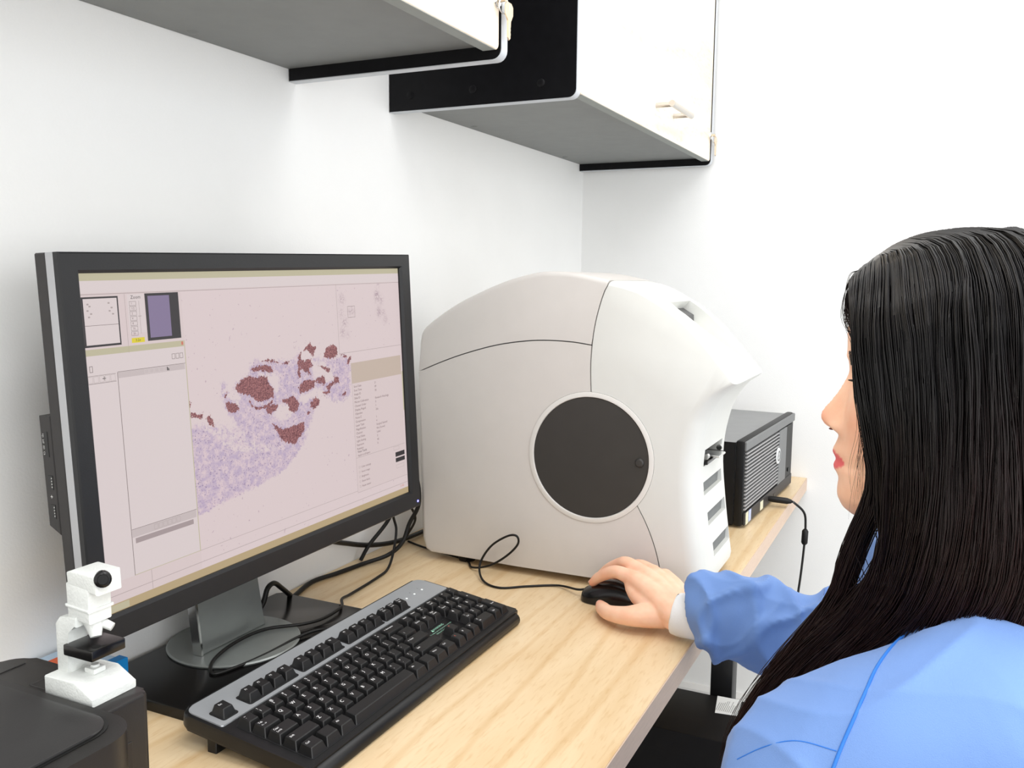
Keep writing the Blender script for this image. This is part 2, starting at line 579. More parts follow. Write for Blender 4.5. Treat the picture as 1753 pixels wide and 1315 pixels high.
OUT = (-0.2815, 0.0, 0.2815, 0.372)
SCR = (-0.260, 0.0255, 0.2585, 0.3525)
bez = frame_ring('bezel', OUT, SCR, 0.0, -0.0075, M_BEZEL, mon, mt, 0.003)
band = box('silver_band', (OUT[0], OUT[1], -0.0185), (OUT[2], OUT[3], -0.0076), M_SILVER, mon, r=0.0006, seg=1, xf=mt)
shell = box('back_shell', (OUT[0], OUT[1], -0.0335), (OUT[2], OUT[3], -0.0186), M_SHELL, mon, r=0.0012, seg=1, xf=mt)
prism('back_hump', rrect(-0.2, 0.04, 0.2, 0.33, 0.02), -0.062, -0.0336, 'z', M_SHELL, mon, r=0.006, seg=2, xf=mt)
rd = prism('card_reader', [(0.108, -0.0338), (0.222, -0.0338), (0.222, -0.049), (0.116, -0.049)], OUT[0], OUT[0] + 0.09, 'x', M_SHELL, mon, r=0.0008, seg=1, xf=mt)
ue = OUT[0]
box('card_slot', (ue - 0.0004, 0.183, -0.0425), (ue + 0.02, 0.207, -0.039), M_PORT, rd, r=0, xf=mt)
text('card_lettering', 'xD  MS  SD  CF', 0.0032, lambda v: mt((ue - 0.0003, 0.195 - v[0], -0.0452 - v[1])), M_CONTACT, rd)
for vv in (0.1585, 0.1305):
    usb = box('usb_port', (ue - 0.0004, vv - 0.0068, -0.0435), (ue + 0.02, vv + 0.0068, -0.0375), M_PORT, rd, r=0, xf=mt)
    for q in range(4):
        box('contact', (ue - 0.0009, vv - 0.0048 + q * 0.0028, -0.0388), (ue + 0.004, vv - 0.0034 + q * 0.0028, -0.0380), M_CONTACT, usb, r=0, xf=mt)
text('usb_mark', '+', 0.007, lambda v: mt((ue - 0.0003, 0.1445 + v[1], -0.041 + v[0])), M_CONTACT, rd)
led = mat('blue_led', (0.1, 0.1, 0.9), 0.3, emit=(0.12, 0.12, 1, 1), estr=6)
lathe('power_light', [(0.0, 0.0008), (0.0012, 0.0006), (0.0018, 0)], led, mon, 12, xf=lambda v: mt((0.2735 + v[0], 0.0085 + v[1], 0.0001 + v[2])))

# the picture on the screen: a backlit panel, window panes as flat pieces, and the stained slide
def emis(name, col, s=1.0):
    m = bpy.data.materials.new(name)
    m.use_nodes = True
    nt = m.node_tree
    b = nt.nodes['Principled BSDF']
    b.inputs['Base Color'].default_value = (0.02, 0.02, 0.02, 1)
    b.inputs['Roughness'].default_value = 0.45
    b.inputs['Specular IOR Level'].default_value = 0.25
    tc = nt.nodes.new('ShaderNodeTexCoord')
    n = nt.nodes.new('ShaderNodeTexNoise')
    n.inputs['Scale'].default_value = 900
    n.inputs['Detail'].default_value = 0
    nt.links.new(tc.outputs['Object'], n.inputs['Vector'])
    mx = nt.nodes.new('ShaderNodeMix')
    mx.data_type = 'RGBA'
    mx.inputs[6].default_value = (*[c * 0.98 for c in col[:3]], 1)
    mx.inputs[7].default_value = col
    nt.links.new(n.outputs['Fac'], mx.inputs[0])
    nt.links.new(mx.outputs[2], b.inputs['Emission Color'])
    b.inputs['Emission Strength'].default_value = s
    MATS[name] = m
    return m
SE = 0.63
E_BG = emis('screen_pink', srgb(226, 208, 208), SE)
E_PALE = emis('screen_pane', srgb(228, 214, 214), SE)
E_GREY = emis('screen_toolbar', srgb(207, 193, 193), SE)
E_DARKBAR = emis('screen_bar', srgb(172, 156, 157), SE)
E_OLIVE = emis('screen_olive', srgb(198, 190, 160), SE)
E_TAN = emis('screen_taskbar', srgb(190, 168, 128), SE)
E_LINE = emis('screen_line', srgb(120, 106, 104), SE)
E_FAINT = emis('screen_faint_line', srgb(178, 164, 162), SE)
E_INK = emis('screen_ink', srgb(38, 32, 38), SE)
E_VIOLET = emis('screen_violet', srgb(134, 118, 154), SE)
E_YEL = emis('screen_yellow', srgb(232, 214, 40), SE)
E_RED = emis('screen_red', srgb(214, 120, 100), SE)
E_TEXT = emis('screen_text', srgb(122, 98, 100), SE)
SN = -0.0060
box('screen', (SCR[0], SCR[1], -0.0074), (SCR[2], SCR[3], SN), E_BG, mon, r=0, xf=mt)
LAY = [0.00008]
def quad(name, u0, v0, u1, v1, m, parent, lay=1):
    n = SN + 0.00006 * lay
    return mk(name, [mt((u0, v0, n)), mt((u1, v0, n)), mt((u1, v1, n)), mt((u0, v1, n))], [(0, 1, 2, 3)], m, parent)
def quads(name, rects, m, parent, lay=1):
    V, F = [], []
    n = SN + 0.00006 * lay
    for (u0, v0, u1, v1) in rects:
        i = len(V)
        V += [mt((u0, v0, n)), mt((u1, v0, n)), mt((u1, v1, n)), mt((u0, v1, n))]
        F.append((i, i + 1, i + 2, i + 3))
    return mk(name, V, F, m, parent)
def outline(u0, v0, u1, v1, t):
    return [(u0, v0, u1, v0 + t), (u0, v1 - t, u1, v1), (u0, v0, u0 + t, v1), (u1 - t, v0, u1, v1)]
def stext(name, s, size, u, v, m, parent, align='LEFT', lay=4):
    return text(name, s, size, lambda p: mt((u + p[0], v + p[1], SN + 0.00006 * lay)), m, parent, align)

U0, V0, U1, V1 = SCR
quad('title_bar', U0, 0.341, U1, V1, E_OLIVE, mon, 1)
quad('menu_bar', U0, 0.334, U1, 0.3455, E_PALE, mon, 2)
quads('menu_line', [(U0, 0.3325, U1, 0.3331)], E_FAINT, mon, 3)
quad('task_bar', U0, V0, U1, 0.034, E_TAN, mon, 2)
quads('task_button', [(-0.258, 0.0262, -0.235, 0.0330)], E_OLIVE, mon, 3)
quads('status_line', [(U0, 0.0415, U1, 0.0420), (-0.206, 0.0345, -0.2055, 0.054), (-0.226, 0.0545, 0.2, 0.0549)], E_FAINT, mon, 3)
# left column: thumbnail, zoom buttons, dark slide preview
th = quad('thumbnail_pane', -0.2585, 0.2835, -0.218, 0.3305, E_INK, mon, 3)
quad('thumbnail_paper', -0.2565, 0.2855, -0.2195, 0.3288, E_PALE, th, 4)
quads('thumbnail_line', [(-0.2565, 0.3035, -0.2195, 0.3039)], E_LINE, th, 5)
quads('thumbnail_specks', [(-0.254 + 0.011 * RNG.random(), 0.306 + 0.018 * RNG.random(), 0, 0) for _ in range(1)] and
      [(a, b, a + 0.0022, b + 0.0014) for a, b in [(-0.253, 0.323), (-0.251, 0.321), (-0.2535, 0.317), (-0.250, 0.314), (-0.2525, 0.311), (-0.230, 0.3235), (-0.227, 0.319), (-0.2295, 0.316), (-0.226, 0.313)]], E_FAINT, th, 5)
zo = quad('zoom_pane', -0.2075, 0.2935, -0.1875, 0.3315, E_PALE, mon, 3)
stext('zoom_title', 'Zoom', 0.0048, -0.2035, 0.3285, E_INK, zo)
for i, s in enumerate(('1', '1/2', '2', '4', '8', '16', '20')):
    bz = 0.3225 - i * 0.0049
    quads('zoom_button', outline(-0.2055, bz - 0.0021, -0.1975, bz + 0.0021, 0.0003), E_LINE, zo, 4)
    stext('zoom_figure', s, 0.0030, -0.2035, bz, E_TEXT, zo)
quad('zoom_value', -0.2060, 0.2840, -0.1905, 0.2888, E_YEL, zo, 5)
stext('zoom_reading', '3.2x', 0.0036, -0.2015, 0.2864, E_INK, zo, lay=6)
quads('zoom_slider', [(-0.1942, 0.2925, -0.1938, 0.325), (-0.196, 0.3095, -0.192, 0.3101)], E_FAINT, zo, 4)
pv = quad('preview_pane', -0.1865, 0.2845, -0.1440, 0.3318, E_INK, mon, 3)
quad('preview_glass', -0.1830, 0.2875, -0.1560, 0.3292, E_VIOLET, pv, 4)
quads('column_line', [(-0.2105, 0.275, -0.2101, 0.332)], E_FAINT, mon, 3)
# floating tool window
tw = quad('tool_window', U0, 0.0545, -0.1405, 0.2815, E_PALE, mon, 2)
quad('tool_title', U0, 0.2755, -0.1415, 0.2815, E_OLIVE, tw, 3)
quad('close_button', -0.1448, 0.2770, -0.1422, 0.2805, E_RED, tw, 4)
quads('window_border', [(-0.1412, 0.0545, -0.1402, 0.2815), (-0.226, 0.0545, -0.1402, 0.0551)], E_OLIVE, tw, 4)
quads('tool_line', [(-0.2259, 0.0545, -0.2253, 0.2575), (-0.2253, 0.2575, -0.1415, 0.2579), (-0.2253, 0.1005, -0.1415, 0.1009), (U0, 0.2490, -0.2275, 0.2494), (U0, 0.2565, -0.2275, 0.2568)], E_LINE, tw, 4)
quad('tool_strip', -0.2250, 0.2515, -0.1425, 0.2574, E_GREY, tw, 3)
quad('tool_strip', -0.2250, 0.0925, -0.1425, 0.1004, E_GREY, tw, 3)
quad('selected_row', -0.2215, 0.0860, -0.1470, 0.0912, E_DARKBAR, tw, 4)
for i in range(6):
    a = -0.198 + i * 0.0058
    quads('tool_button', outline(a, 0.0938, a + 0.0048, 0.0990, 0.00025), E_FAINT, tw, 5)
for i in range(5):
    a = -0.2585 + i * 0.0062
    quads('edit_button', outline(a, 0.2500, a + 0.0052, 0.2560, 0.00025), E_FAINT, tw, 5)
stext('edit_cursor', '+', 0.008, -0.2432, 0.2528, E_INK, tw)
for i in range(5):
    a = -0.194 + i * 0.0062
    quads('view_button', outline(a, 0.2522, a + 0.0052, 0.2568, 0.00025), E_PALE, tw, 5)
quads('chart_icon', [(-0.1660, 0.2525, -0.1652, 0.2565), (-0.1650, 0.2525, -0.1642, 0.2555), (-0.1640, 0.2525, -0.1632, 0.2545)], E_INK, tw, 6)
for i in range(3):
    a = -0.1585 + i * 0.0052
    quads('grid_icon', outline(a, 0.2635, a + 0.0042, 0.2690, 0.0004), E_LINE, tw, 5)
quads('page_icon', outline(-0.2560, 0.2600, -0.2525, 0.2660, 0.0005), E_LINE, tw, 5)
# right column: overview and property list
ov = quads('overview_frame', [(0.1155, 0.2430, 0.1160, 0.3325), (0.1155, 0.2430, U1, 0.2435)], E_FAINT, mon, 4)
quads('overview_marker', outline(0.1375, 0.2890, 0.1530, 0.3040, 0.0004), E_LINE, ov, 6)
pl = quad('property_pane', 0.1385, 0.0520, U1 - 0.004, 0.2285, E_BG, mon, 4)
quad('property_header', 0.1385, 0.2010, U1 - 0.004, 0.2285, emis('screen_beige', srgb(205, 186, 172), SE), pl, 5)
quads('property_line', [(0.1385, 0.0995, U1 - 0.004, 0.0999), (0.1385, 0.0520, U1, 0.0524), (0.1380, 0.0520, 0.1384, 0.2285)], E_FAINT, pl, 6)
quad('scroll_bar', 0.2555, 0.1480, 0.2580, 0.2050, E_OLIVE, pl, 6)
props = [('Scan Date', '21'), ('Scan Time', '09'), ('Image ID', '30'), ('Slide ID', ''), ('Micron Calibration', 'Research Histology'), ('Channel Order', '0'), ('Display Magnif.', '1'),
         ('Objective', '20x'), ('Focus Z', ''), ('Compression', '1'), ('Layer Type', '4'), ('Magnification', 'Surgical Stained'), ('Channel', 'Not Scored'), ('Total Slides', 'Label'),
         ('Light Setting', '2'), ('Exposure', '40'), ('Rotation', '0')]
for i, (a, b) in enumerate(props):
    vv = 0.1965 - i * 0.0053
    stext('property_name', a, 0.0041, 0.1415, vv, E_TEXT, pl, lay=7)
    if b:
        stext('property_value', b, 0.0041, 0.1880, vv, E_TEXT, pl, lay=7)
stext('property_title', 'View Tools', 0.0044, 0.1425, 0.1075, E_INK, pl, lay=7)
stext('property_note', 'Apply to all layers', 0.0038, 0.1425, 0.1025, E_TEXT, pl, lay=7)
for i, s in enumerate(('Color settings', 'Invert image', 'Brightness', 'Show labels', 'Reset viewer')):
    stext('option', s, 0.0038, 0.1485, 0.0860 - i * 0.0066, E_TEXT, pl, lay=7)
    quads('check_box', outline(0.1430, 0.0848 - i * 0.0066, 0.1460, 0.0876 - i * 0.0066, 0.0003), E_FAINT, pl, 7)
quads('dark_field', [(0.2300, 0.0835, 0.2530, 0.0900), (0.2300, 0.0755, 0.2530, 0.0815)], E_INK, pl, 7)
quads('push_button', outline(0.2260, 0.0935, 0.2400, 0.0985, 0.0003) + outline(0.2310, 0.0665, 0.2500, 0.0715, 0.0003), E_FAINT, pl, 7)
stext('tray_clock', '11:42', 0.0044, 0.238, 0.0385, E_RED, mon, lay=5)

# tissue: pixel polygons of the stained areas become smooth masks on a grid; the shader breaks them up with noise
TIS = ((-0.1400, 0.0300), (0.2575, 0.3325))
NU, NV = 260, 198
RED_C = [[(375,990),(430,930),(480,905),(530,920),(570,905),(610,915),(625,965),(660,1000),(655,1060),(600,1090),(545,1095),(500,1060),(450,1045),(400,1030)],
 [(475,1075),(510,1120),(570,1130),(620,1110),(650,1085),(650,1112),(600,1143),(540,1153),(500,1133)],
 [(490,860),(520,835),(600,825),(650,840),(650,890),(620,880),(560,868),(510,882)],
 [(565,800),(610,783),(660,793),(692,815),(650,812),(600,803)], [(718,815),(770,798),(768,818),(735,828)],
 [(833,780),(855,730),(858,790),(853,850),(855,915),(830,927),(832,850)],
 [(845,800),(930,783),(942,830),(912,860),(937,908),(890,882),(850,850)],
 [(875,720),(900,680),(920,660),(935,690),(972,685),(952,730),(947,765),(922,745),(905,720)],
 [(1018,768),(1040,700),(1085,678),(1117,690),(1122,750),(1090,777),(1050,782)],
 [(1135,752),(1180,755),(1192,778),(1160,772)], [(1192,780),(1217,758),(1218,800),(1190,822)],
 [(833,990),(870,945),(910,928),(957,945),(952,990),(900,1022),(850,1033)],
 [(948,950),(975,920),(1022,903),(1032,940),(1027,987),(1000,960)], [(983,833),(1030,838),(1068,858),(1062,892),(1038,872)],
 [(1038,985),(1060,960),(1093,940),(1093,900),(1127,920),(1132,957),(1097,967),(1072,987),(1062,1030),(1030,1057),(1013,1030),(1050,1010)],
 [(923,1100),(960,1060),(992,1080),(987,1120),(950,1147),(923,1130)], [(598,1150),(650,1110),(692,1115),(682,1150),(640,1182),(613,1182)],
 [(700,1090),(750,1065),(802,1048),(842,1100),(842,1140),(810,1172),(770,1162),(765,1112)],
 [(645,1250),(721,1294),(800,1272),(884,1238),(882,1310),(806,1408),(720,1380)], [(308,1110),(330,1090),(402,1120),(407,1150),(370,1183),(330,1172)],
 [(300,1062),(320,1018),(318,1064)], [(898,1158),(912,1158),(924,1170),(920,1188),(902,1188)],
 [(33,1080),(57,1085),(55,1165),(110,1188),(147,1183),(142,1227),(90,1217),(53,1202)], [(168,1210),(200,1188),(217,1230),(228,1283),(190,1262)],
 [(1153,1042),(1180,1018),(1183,1045),(1160,1062)]]
PALE_C = [[(560,900),(640,890),(700,900),(690,1000),(680,1060),(660,1000),(625,950)], [(940,830),(985,800),(1040,830),(1090,880),(1090,935),(1030,960),(1000,900),(950,930)],
 [(690,1125),(760,1110),(790,1180),(770,1230),(700,1230),(660,1190)], [(850,1060),(930,1010),(1000,1000),(1040,1000),(1000,1050),(930,1070),(870,1110)],
 [(320,900),(400,930),(370,1000),(420,1060),(400,1110),(330,1080),(320,1000)]]
LIL_C = [[(488,812),(520,785),(640,785),(780,790),(845,715),(870,800),(1000,760),(1185,757),(1222,820),(1217,1000),(1212,1060),(1150,1107),(1085,1092),(1000,1050),(945,1180),(930,1250),(880,1420),(700,1480),(540,1420),(420,1330),(330,1200),(275,1080),(268,980),(297,928),(400,930),(480,860)]]
LIL_PX = [[(330,735),(345,728),(372,742),(395,765),(430,775),(480,768),(512,764),(528,738),(540,700),(546,690),(540,712),(520,770),(497,803),(470,822),(430,842),(382,866),(345,887),(337,830)]]
def px_uv(px, py):
    d = CAMR.T @ np.array([(px - 876.5) / 1525.566, (py - 657.5) / 1525.566, 1.0])
    c0 = np.array([0, 0, 1.215])
    nn = MM[:, 2]
    t = ((mo - c0) @ nn) / (d @ nn)
    return (MM.T @ (c0 + d * t - mo))[:2]
def poly_mask(polys, soft):
    uu = np.linspace(TIS[0][0], TIS[1][0], NU)
    vv = np.linspace(TIS[0][1], TIS[1][1], NV)
    UU, VV = np.meshgrid(uu, vv)
    best = np.full(UU.shape, -1.0)
    for pg in polys:
        P = np.array(pg)
        inside = np.zeros(UU.shape, bool)
        dist = np.full(UU.shape, 9.0)
        n = len(P)
        for i in range(n):
            a, b = P[i], P[(i + 1) % n]
            cond = (a[1] > VV) != (b[1] > VV)
            with np.errstate(divide='ignore', invalid='ignore'):
                xi = (b[0] - a[0]) * (VV - a[1]) / (b[1] - a[1] + 1e-15) + a[0]
            inside ^= cond & (UU < xi)
            e = b - a
            t = np.clip(((UU - a[0]) * e[0] + (VV - a[1]) * e[1]) / (e @ e + 1e-15), 0, 1)
            dist = np.minimum(dist, np.hypot(UU - a[0] - t * e[0], VV - a[1] - t * e[1]))
        sd = np.where(inside, dist, -dist)
        best = np.maximum(best, sd)
    return np.clip(0.5 + best / soft, 0, 1)
crop = lambda pg: [px_uv(320 + a / 4.2415, 430 + b / 4.2415) for a, b in pg]
red = poly_mask([crop(p) for p in RED_C], 0.006)
pale = poly_mask([crop(p) for p in PALE_C], 0.012)
lil_up = poly_mask([crop(p) for p in LIL_C], 0.016) * 0.80
lil_dn = poly_mask([[px_uv(*q) for q in p] for p in LIL_PX], 0.010)
lil_mid = poly_mask([[px_uv(*q) for q in [(336,716),(400,722),(470,716),(522,696),(536,700),(530,760),(480,792),(400,792),(338,780)]]], 0.02) * 0.52
lil = np.maximum(np.maximum(lil_up * (1 - 0.75 * pale), lil_dn * 0.95), lil_mid)
uu = np.linspace(TIS[0][0], TIS[1][0], NU)
vv = np.linspace(TIS[0][1], TIS[1][1], NV)
UU, VV = np.meshgrid(uu, vv)
# faint miniature copies of the pieces inside the overview frame
mini = np.zeros(UU.shape)
for (a, b, ra, rb, s) in [(0.127, 0.314, .006, .006, .6), (0.124, 0.296, .005, .008, .35), (0.130, 0.283, .006, .006, .6), (0.125, 0.271, .005, .006, .6), (0.136, 0.266, .004, .005, .3), (0.145, 0.297, .006, .004, .7),
                          (0.205, 0.315, .005, .008, .95), (0.214, 0.309, .005, .006, .55), (0.208, 0.293, .005, .006, .95), (0.218, 0.292, .005, .004, .6), (0.222, 0.282, .005, .005, .5), (0.209, 0.331, .003, .004, .5)]:
    mini = np.maximum(mini, s * np.exp(-(((UU - a) / ra) ** 2 + ((VV - b) / rb) ** 2)))
me = bpy.data.meshes.new('slide_image')
n_ = SN + 0.00006 * 1
Vg = (mo + UU.reshape(-1, 1) * MM[:, 0] + VV.reshape(-1, 1) * MM[:, 1] + n_ * MM[:, 2])
idx = np.arange(NU * NV).reshape(NV, NU)
Fg = np.stack([idx[:-1, :-1], idx[:-1, 1:], idx[1:, 1:], idx[1:, :-1]], -1).reshape(-1, 4)
me.from_pydata(Vg.tolist(), [], Fg.tolist())
for nm, arr in (('stain', red), ('stroma', lil), ('mini', mini)):
    at = me.attributes.new(nm, 'FLOAT', 'POINT')
    at.data.foreach_set('value', arr.ravel().astype(np.float32))

def tissue_material():
    m = bpy.data.materials.new('stained_tissue_slide')
    m.use_nodes = True
    nt = m.node_tree
    L = nt.links.new
    b = nt.nodes['Principled BSDF']
    b.inputs['Base Color'].default_value = (0.02, 0.02, 0.02, 1)
    b.inputs['Roughness'].default_value = 0.45
    b.inputs['Specular IOR Level'].default_value = 0.25
    tc = nt.nodes.new('ShaderNodeTexCoord')
    def noise(s, d=2, rough=0.5):
        n = nt.nodes.new('ShaderNodeTexNoise')
        n.inputs['Scale'].default_value = s
        n.inputs['Detail'].default_value = d
        n.inputs['Roughness'].default_value = rough
        L(tc.outputs['Object'], n.inputs['Vector'])
        return n.outputs['Fac']
    def attr(nm):
        a = nt.nodes.new('ShaderNodeAttribute')
        a.attribute_name = nm
        return a.outputs['Fac']
    def math_(op, a, bb):
        n = nt.nodes.new('ShaderNodeMath')
        n.operation = op
        for i, x in enumerate((a, bb)):
            if isinstance(x, (int, float)):
                n.inputs[i].default_value = x
            else:
                L(x, n.inputs[i])
        return n.outputs[0]
    def step(x, lo, hi, out=1.0):
        n = nt.nodes.new('ShaderNodeMapRange')
        n.inputs[1].default_value = lo
        n.inputs[2].default_value = hi
        n.inputs[4].default_value = out
        L(x, n.inputs[0])
        return n.outputs[0]
    def mix(f, a, bb):
        n = nt.nodes.new('ShaderNodeMix')
        n.data_type = 'RGBA'
        if isinstance(f, float):
            n.inputs[0].default_value = f
        else:
            L(f, n.inputs[0])
        for i, x in ((6, a), (7, bb)):
            if isinstance(x, tuple):
                n.inputs[i].default_value = x
            else:
                L(x, n.inputs[i])
        return n.outputs[2]
    bg = mix(step(noise(260, 2), 0.70, 0.74, 0.5), srgb(228, 210, 211), srgb(170, 140, 160))
    # lilac stroma: mottled wash with darker nuclei
    st = math_('ADD', attr('stroma'), math_('MULTIPLY', math_('SUBTRACT', noise(190, 4, 0.75), 0.5), 1.5))
    wash = mix(step(noise(150, 4, 0.7), 0.38, 0.62), srgb(192, 172, 200), srgb(226, 203, 210))
    wash = mix(step(noise(520, 2), 0.60, 0.68, 0.8), wash, srgb(126, 104, 152))
    c = mix(step(st, 0.42, 0.62, 0.92), bg, wash)
    # faint overview
    c = mix(math_('MULTIPLY', attr('mini'), step(noise(420, 2), 0.40, 0.58, 0.75)), c, srgb(128, 92, 118))
    # brown-red stain with ragged edges and granular interior
    sr = math_('ADD', attr('stain'), math_('MULTIPLY', math_('SUBTRACT', noise(300, 3, 0.7), 0.5), 1.9))
    grain = mix(step(noise(620, 3, 0.7), 0.38, 0.66), srgb(96, 36, 50), srgb(186, 122, 122))
    c = mix(step(sr, 0.50, 0.58), c, grain)
    L(c, b.inputs['Emission Color'])
    b.inputs['Emission Strength'].default_value = SE
    return m
M_TISSUE = tissue_material()
me.materials.append(M_TISSUE)
me.update()
o = bpy.data.objects.new('slide_image', me)
COL.objects.link(o)
attach(o, mon, True)
o['label'] = 'pink and purple stained tissue slide on the screen'

# stand
pl_ = prism('base_plate', rrect(0.668, 0.682, 1.0, 0.856, 0.006), DZ, DZ + 0.012, 'z', M_GLOSS, mon, r=0.0015)
lathe('base_disc', [(0.0, 0.0), (0.081, 0.0), (0.082, 0.002), (0.080, 0.0035), (0.0, 0.0035)], M_STANDMETAL, mon, 56, xf=lambda v: (0.832 + v[0], 0.786 + v[1], DZ + 0.0121 + v[2]), angle=25)
nk = [(0.774, 0.0), (0.888, 0.0), (0.862, 0.085), (0.857, 0.25), (0.762, 0.25), (0.757, 0.085)]
neck = prism('neck', [(a, DZ + 0.0156 + b) for a, b in nk], 0.786, 0.798, 'y', M_STANDMETAL, mon, r=0.0012, seg=1,
             xf=lambda v: (v[0], v[1] - 0.10 * (v[2] - DZ), v[2]))
V, F = [], []
box('neck_highlight_strip', (0.7725, 0.7845, DZ + 0.0157), (0.7765, 0.7985, DZ + 0.09), M_CHROME, neck, r=0.0006, seg=1, xf=lambda v: (v[0] - 0.0 - 0.20 * (v[2] - DZ - 0.0157), v[1] - 0.10 * (v[2] - DZ), v[2]))  # bright chrome strip standing in for the highlight along the neck's left edge
box('mount_block', (0.77, 0.741, 0.975), (0.85, 0.775, 1.06), M_SHELL, mon, r=0.003)

# ------------------------------------------------------------------ slide scanner
M_SCW = mat('white_shell_plastic', srgb(213, 214, 210), 0.45, var=0.01, bump=0.05, bscale=1200)
M_SCG = mat('warm_grey_plastic', srgb(208, 204, 200), 0.5, var=0.012, bump=0.05, bscale=1200)
M_SEAM = mat('seam_grey', (0.10, 0.10, 0.10), 0.7)
M_DISC = mat('dark_window', (0.034, 0.031, 0.028), 0.5, var=0.04)
SX0, SX1 = 1.265, 1.478
scn_ = thing('slide_scanner', 'large white and grey rounded slide scanner with a dark round window', 'scanner', ((SX0 + SX1) / 2, 0.52, DZ))

def loft_prism(name, pts, rad, x0, x1, m, parent, n=6):
    """body extruded along X whose outline shrinks by rad[i] at the two side faces with a quarter-round"""
    P = np.array(pts, float)
    k = len(P)
    area2 = sum(P[i][0] * P[(i + 1) % k][1] - P[(i + 1) % k][0] * P[i][1] for i in range(k))
    e = np.roll(P, -1, 0) - np.roll(P, 1, 0)
    nrm = np.stack([-e[:, 1], e[:, 0]], 1) * (1 if area2 > 0 else -1)
    nrm /= np.linalg.norm(nrm, axis=1)[:, None] + 1e-12
    rad = np.array(rad, float)
    sg = 1 if area2 > 0 else -1
    for i in range(k):      # at the end of a rounded stretch use that stretch's own direction
        a_, b_ = rad[i - 1] > 0, rad[(i + 1) % k] > 0
        if rad[i] > 0 and a_ != b_:
            e1 = (P[i] - P[i - 1]) if a_ else (P[(i + 1) % k] - P[i])
            nn_ = np.array([-e1[1], e1[0]]) * sg
            nrm[i] = nn_ / (np.linalg.norm(nn_) + 1e-12)
    rmax = rad.max()
    S = []
    for j in range(n + 1):
        a = 0.5 * math.pi * j / n
        S.append((rmax * (1 - math.cos(a)), 1 - math.sin(a)))
    secs = [(x0 + t, f) for t, f in S] + [(x1 - t, f) for t, f in S[::-1]]
    V, F = [], []
    for (xx, f) in secs:
        Q = P + nrm * (rad * f)[:, None]
        V += [(xx, q[0], q[1]) for q in Q]
    for s in range(len(secs) - 1):
        for i in range(k):
            F.append((s * k + i, s * k + (i + 1) % k, (s + 1) * k + (i + 1) % k, (s + 1) * k + i))
    F.append(tuple(range(k)))
    F.append(tuple((len(secs) - 1) * k + i for i in range(k))[::-1])
    bm = bmesh.new()
    bv = [bm.verts.new(v) for v in V]
    for f in F:
        bm.faces.new([bv[i] for i in f])
    return from_bm(name, bm, m, parent, True, 40)

def cm(pts, n=4):
    return [tuple(p) for p in catmull(pts, n)]
top_arc = cm([(0.776, 1.112), (0.771, 1.128), (0.756, 1.142), (0.723, 1.164), (0.686, 1.184), (0.623, 1.210), (0.573, 1.2235), (0.539, 1.227), (0.496, 1.224), (0.4475, 1.2145)])
seamA = cm([(0.777, 1.06), (0.729, 1.080), (0.685, 1.0955), (0.633, 1.110), (0.582, 1.1185), (0.542, 1.121), (0.503, 1.120), (0.4725, 1.1165)])
seamB = cm([(0.4468, 1.2142), (0.458, 1.184), (0.4665, 1.151), (0.4712, 1.117), (0.4728, 1.082), (0.471, 1.037)])
seamC = cm([(0.396, 0.881), (0.380, 0.853), (0.367, 0.823), (0.358, 0.793), (0.351, 0.755)])
g = 0.0009
cyc, czc, CR = 0.4712, 0.9435, 0.0935
up = [(y, z) for y, z in top_arc] + [(y + g, z) for y, z in seamB if 1.1175 < z < 1.2035] + [(y, z + g) for y, z in seamA[::-1]]
ur = [0.008] * len(top_arc) + [0] * (len(up) - len(top_arc))
loft_prism('upper_side_panel', up, ur, SX0, SX1, M_SCG, scn_)
low = [(y, z - g) for y, z in seamA] + [(y + g, z) for y, z in seamB if z < 1.1155] + [(0.471 + g, 0.96), (0.42, 0.885), (0.396 + g, 0.881)] + [(y + g, z) for y, z in seamC]
low += [(0.60, 0.753), (0.755, 0.7525), (0.766, 0.757), (0.773, 0.777), (0.777, 0.9)]
lr = [0.0] * (len(low) - 5) + [0.0, 0.004, 0.008, 0.010, 0.010]
loft_prism('lower_side_panel', low, lr, SX0, SX1, M_SCG, scn_)
front = cm([(0.446, 1.2140), (0.412, 1.206), (0.376, 1.188), (0.341, 1.165), (0.306, 1.133), (0.276, 1.099), (0.2575, 1.0775)], 3)
nose = [(0.254, 1.0735), (0.2525, 1.0695), (0.2555, 1.0655)]
belly = cm([(0.270, 1.055), (0.282, 1.040), (0.293, 1.019), (0.300, 0.997), (0.3065, 0.962), (0.308, 0.919), (0.302, 0.859), (0.295, 0.807), (0.289, 0.768)], 3)
bot = [(0.291, 0.759), (0.300, 0.755), (0.351 - g, 0.755)]
wh = front + nose + belly + bot + [(y - g, z) for y, z in seamC[::-1][1:]] + [(0.43, 0.90), (0.471 - g, 0.96)] + [(y - g, z) for y, z in seamB[::-1][:-1] if z < 1.2035]
wr = [0.008] * 4 + [0.006] * (len(front) - 4) + [0.005, 0.004, 0.006] + list(np.linspace(0.010, 0.026, 8)) + [0.026] * (len(belly) - 8) + [0.016, 0.006, 0.0]
wr += [0.0] * (len(wh) - len(wr))
shellw = loft_prism('front_shell', wh, wr, SX0, SX1, M_SCW, scn_)
cut = []
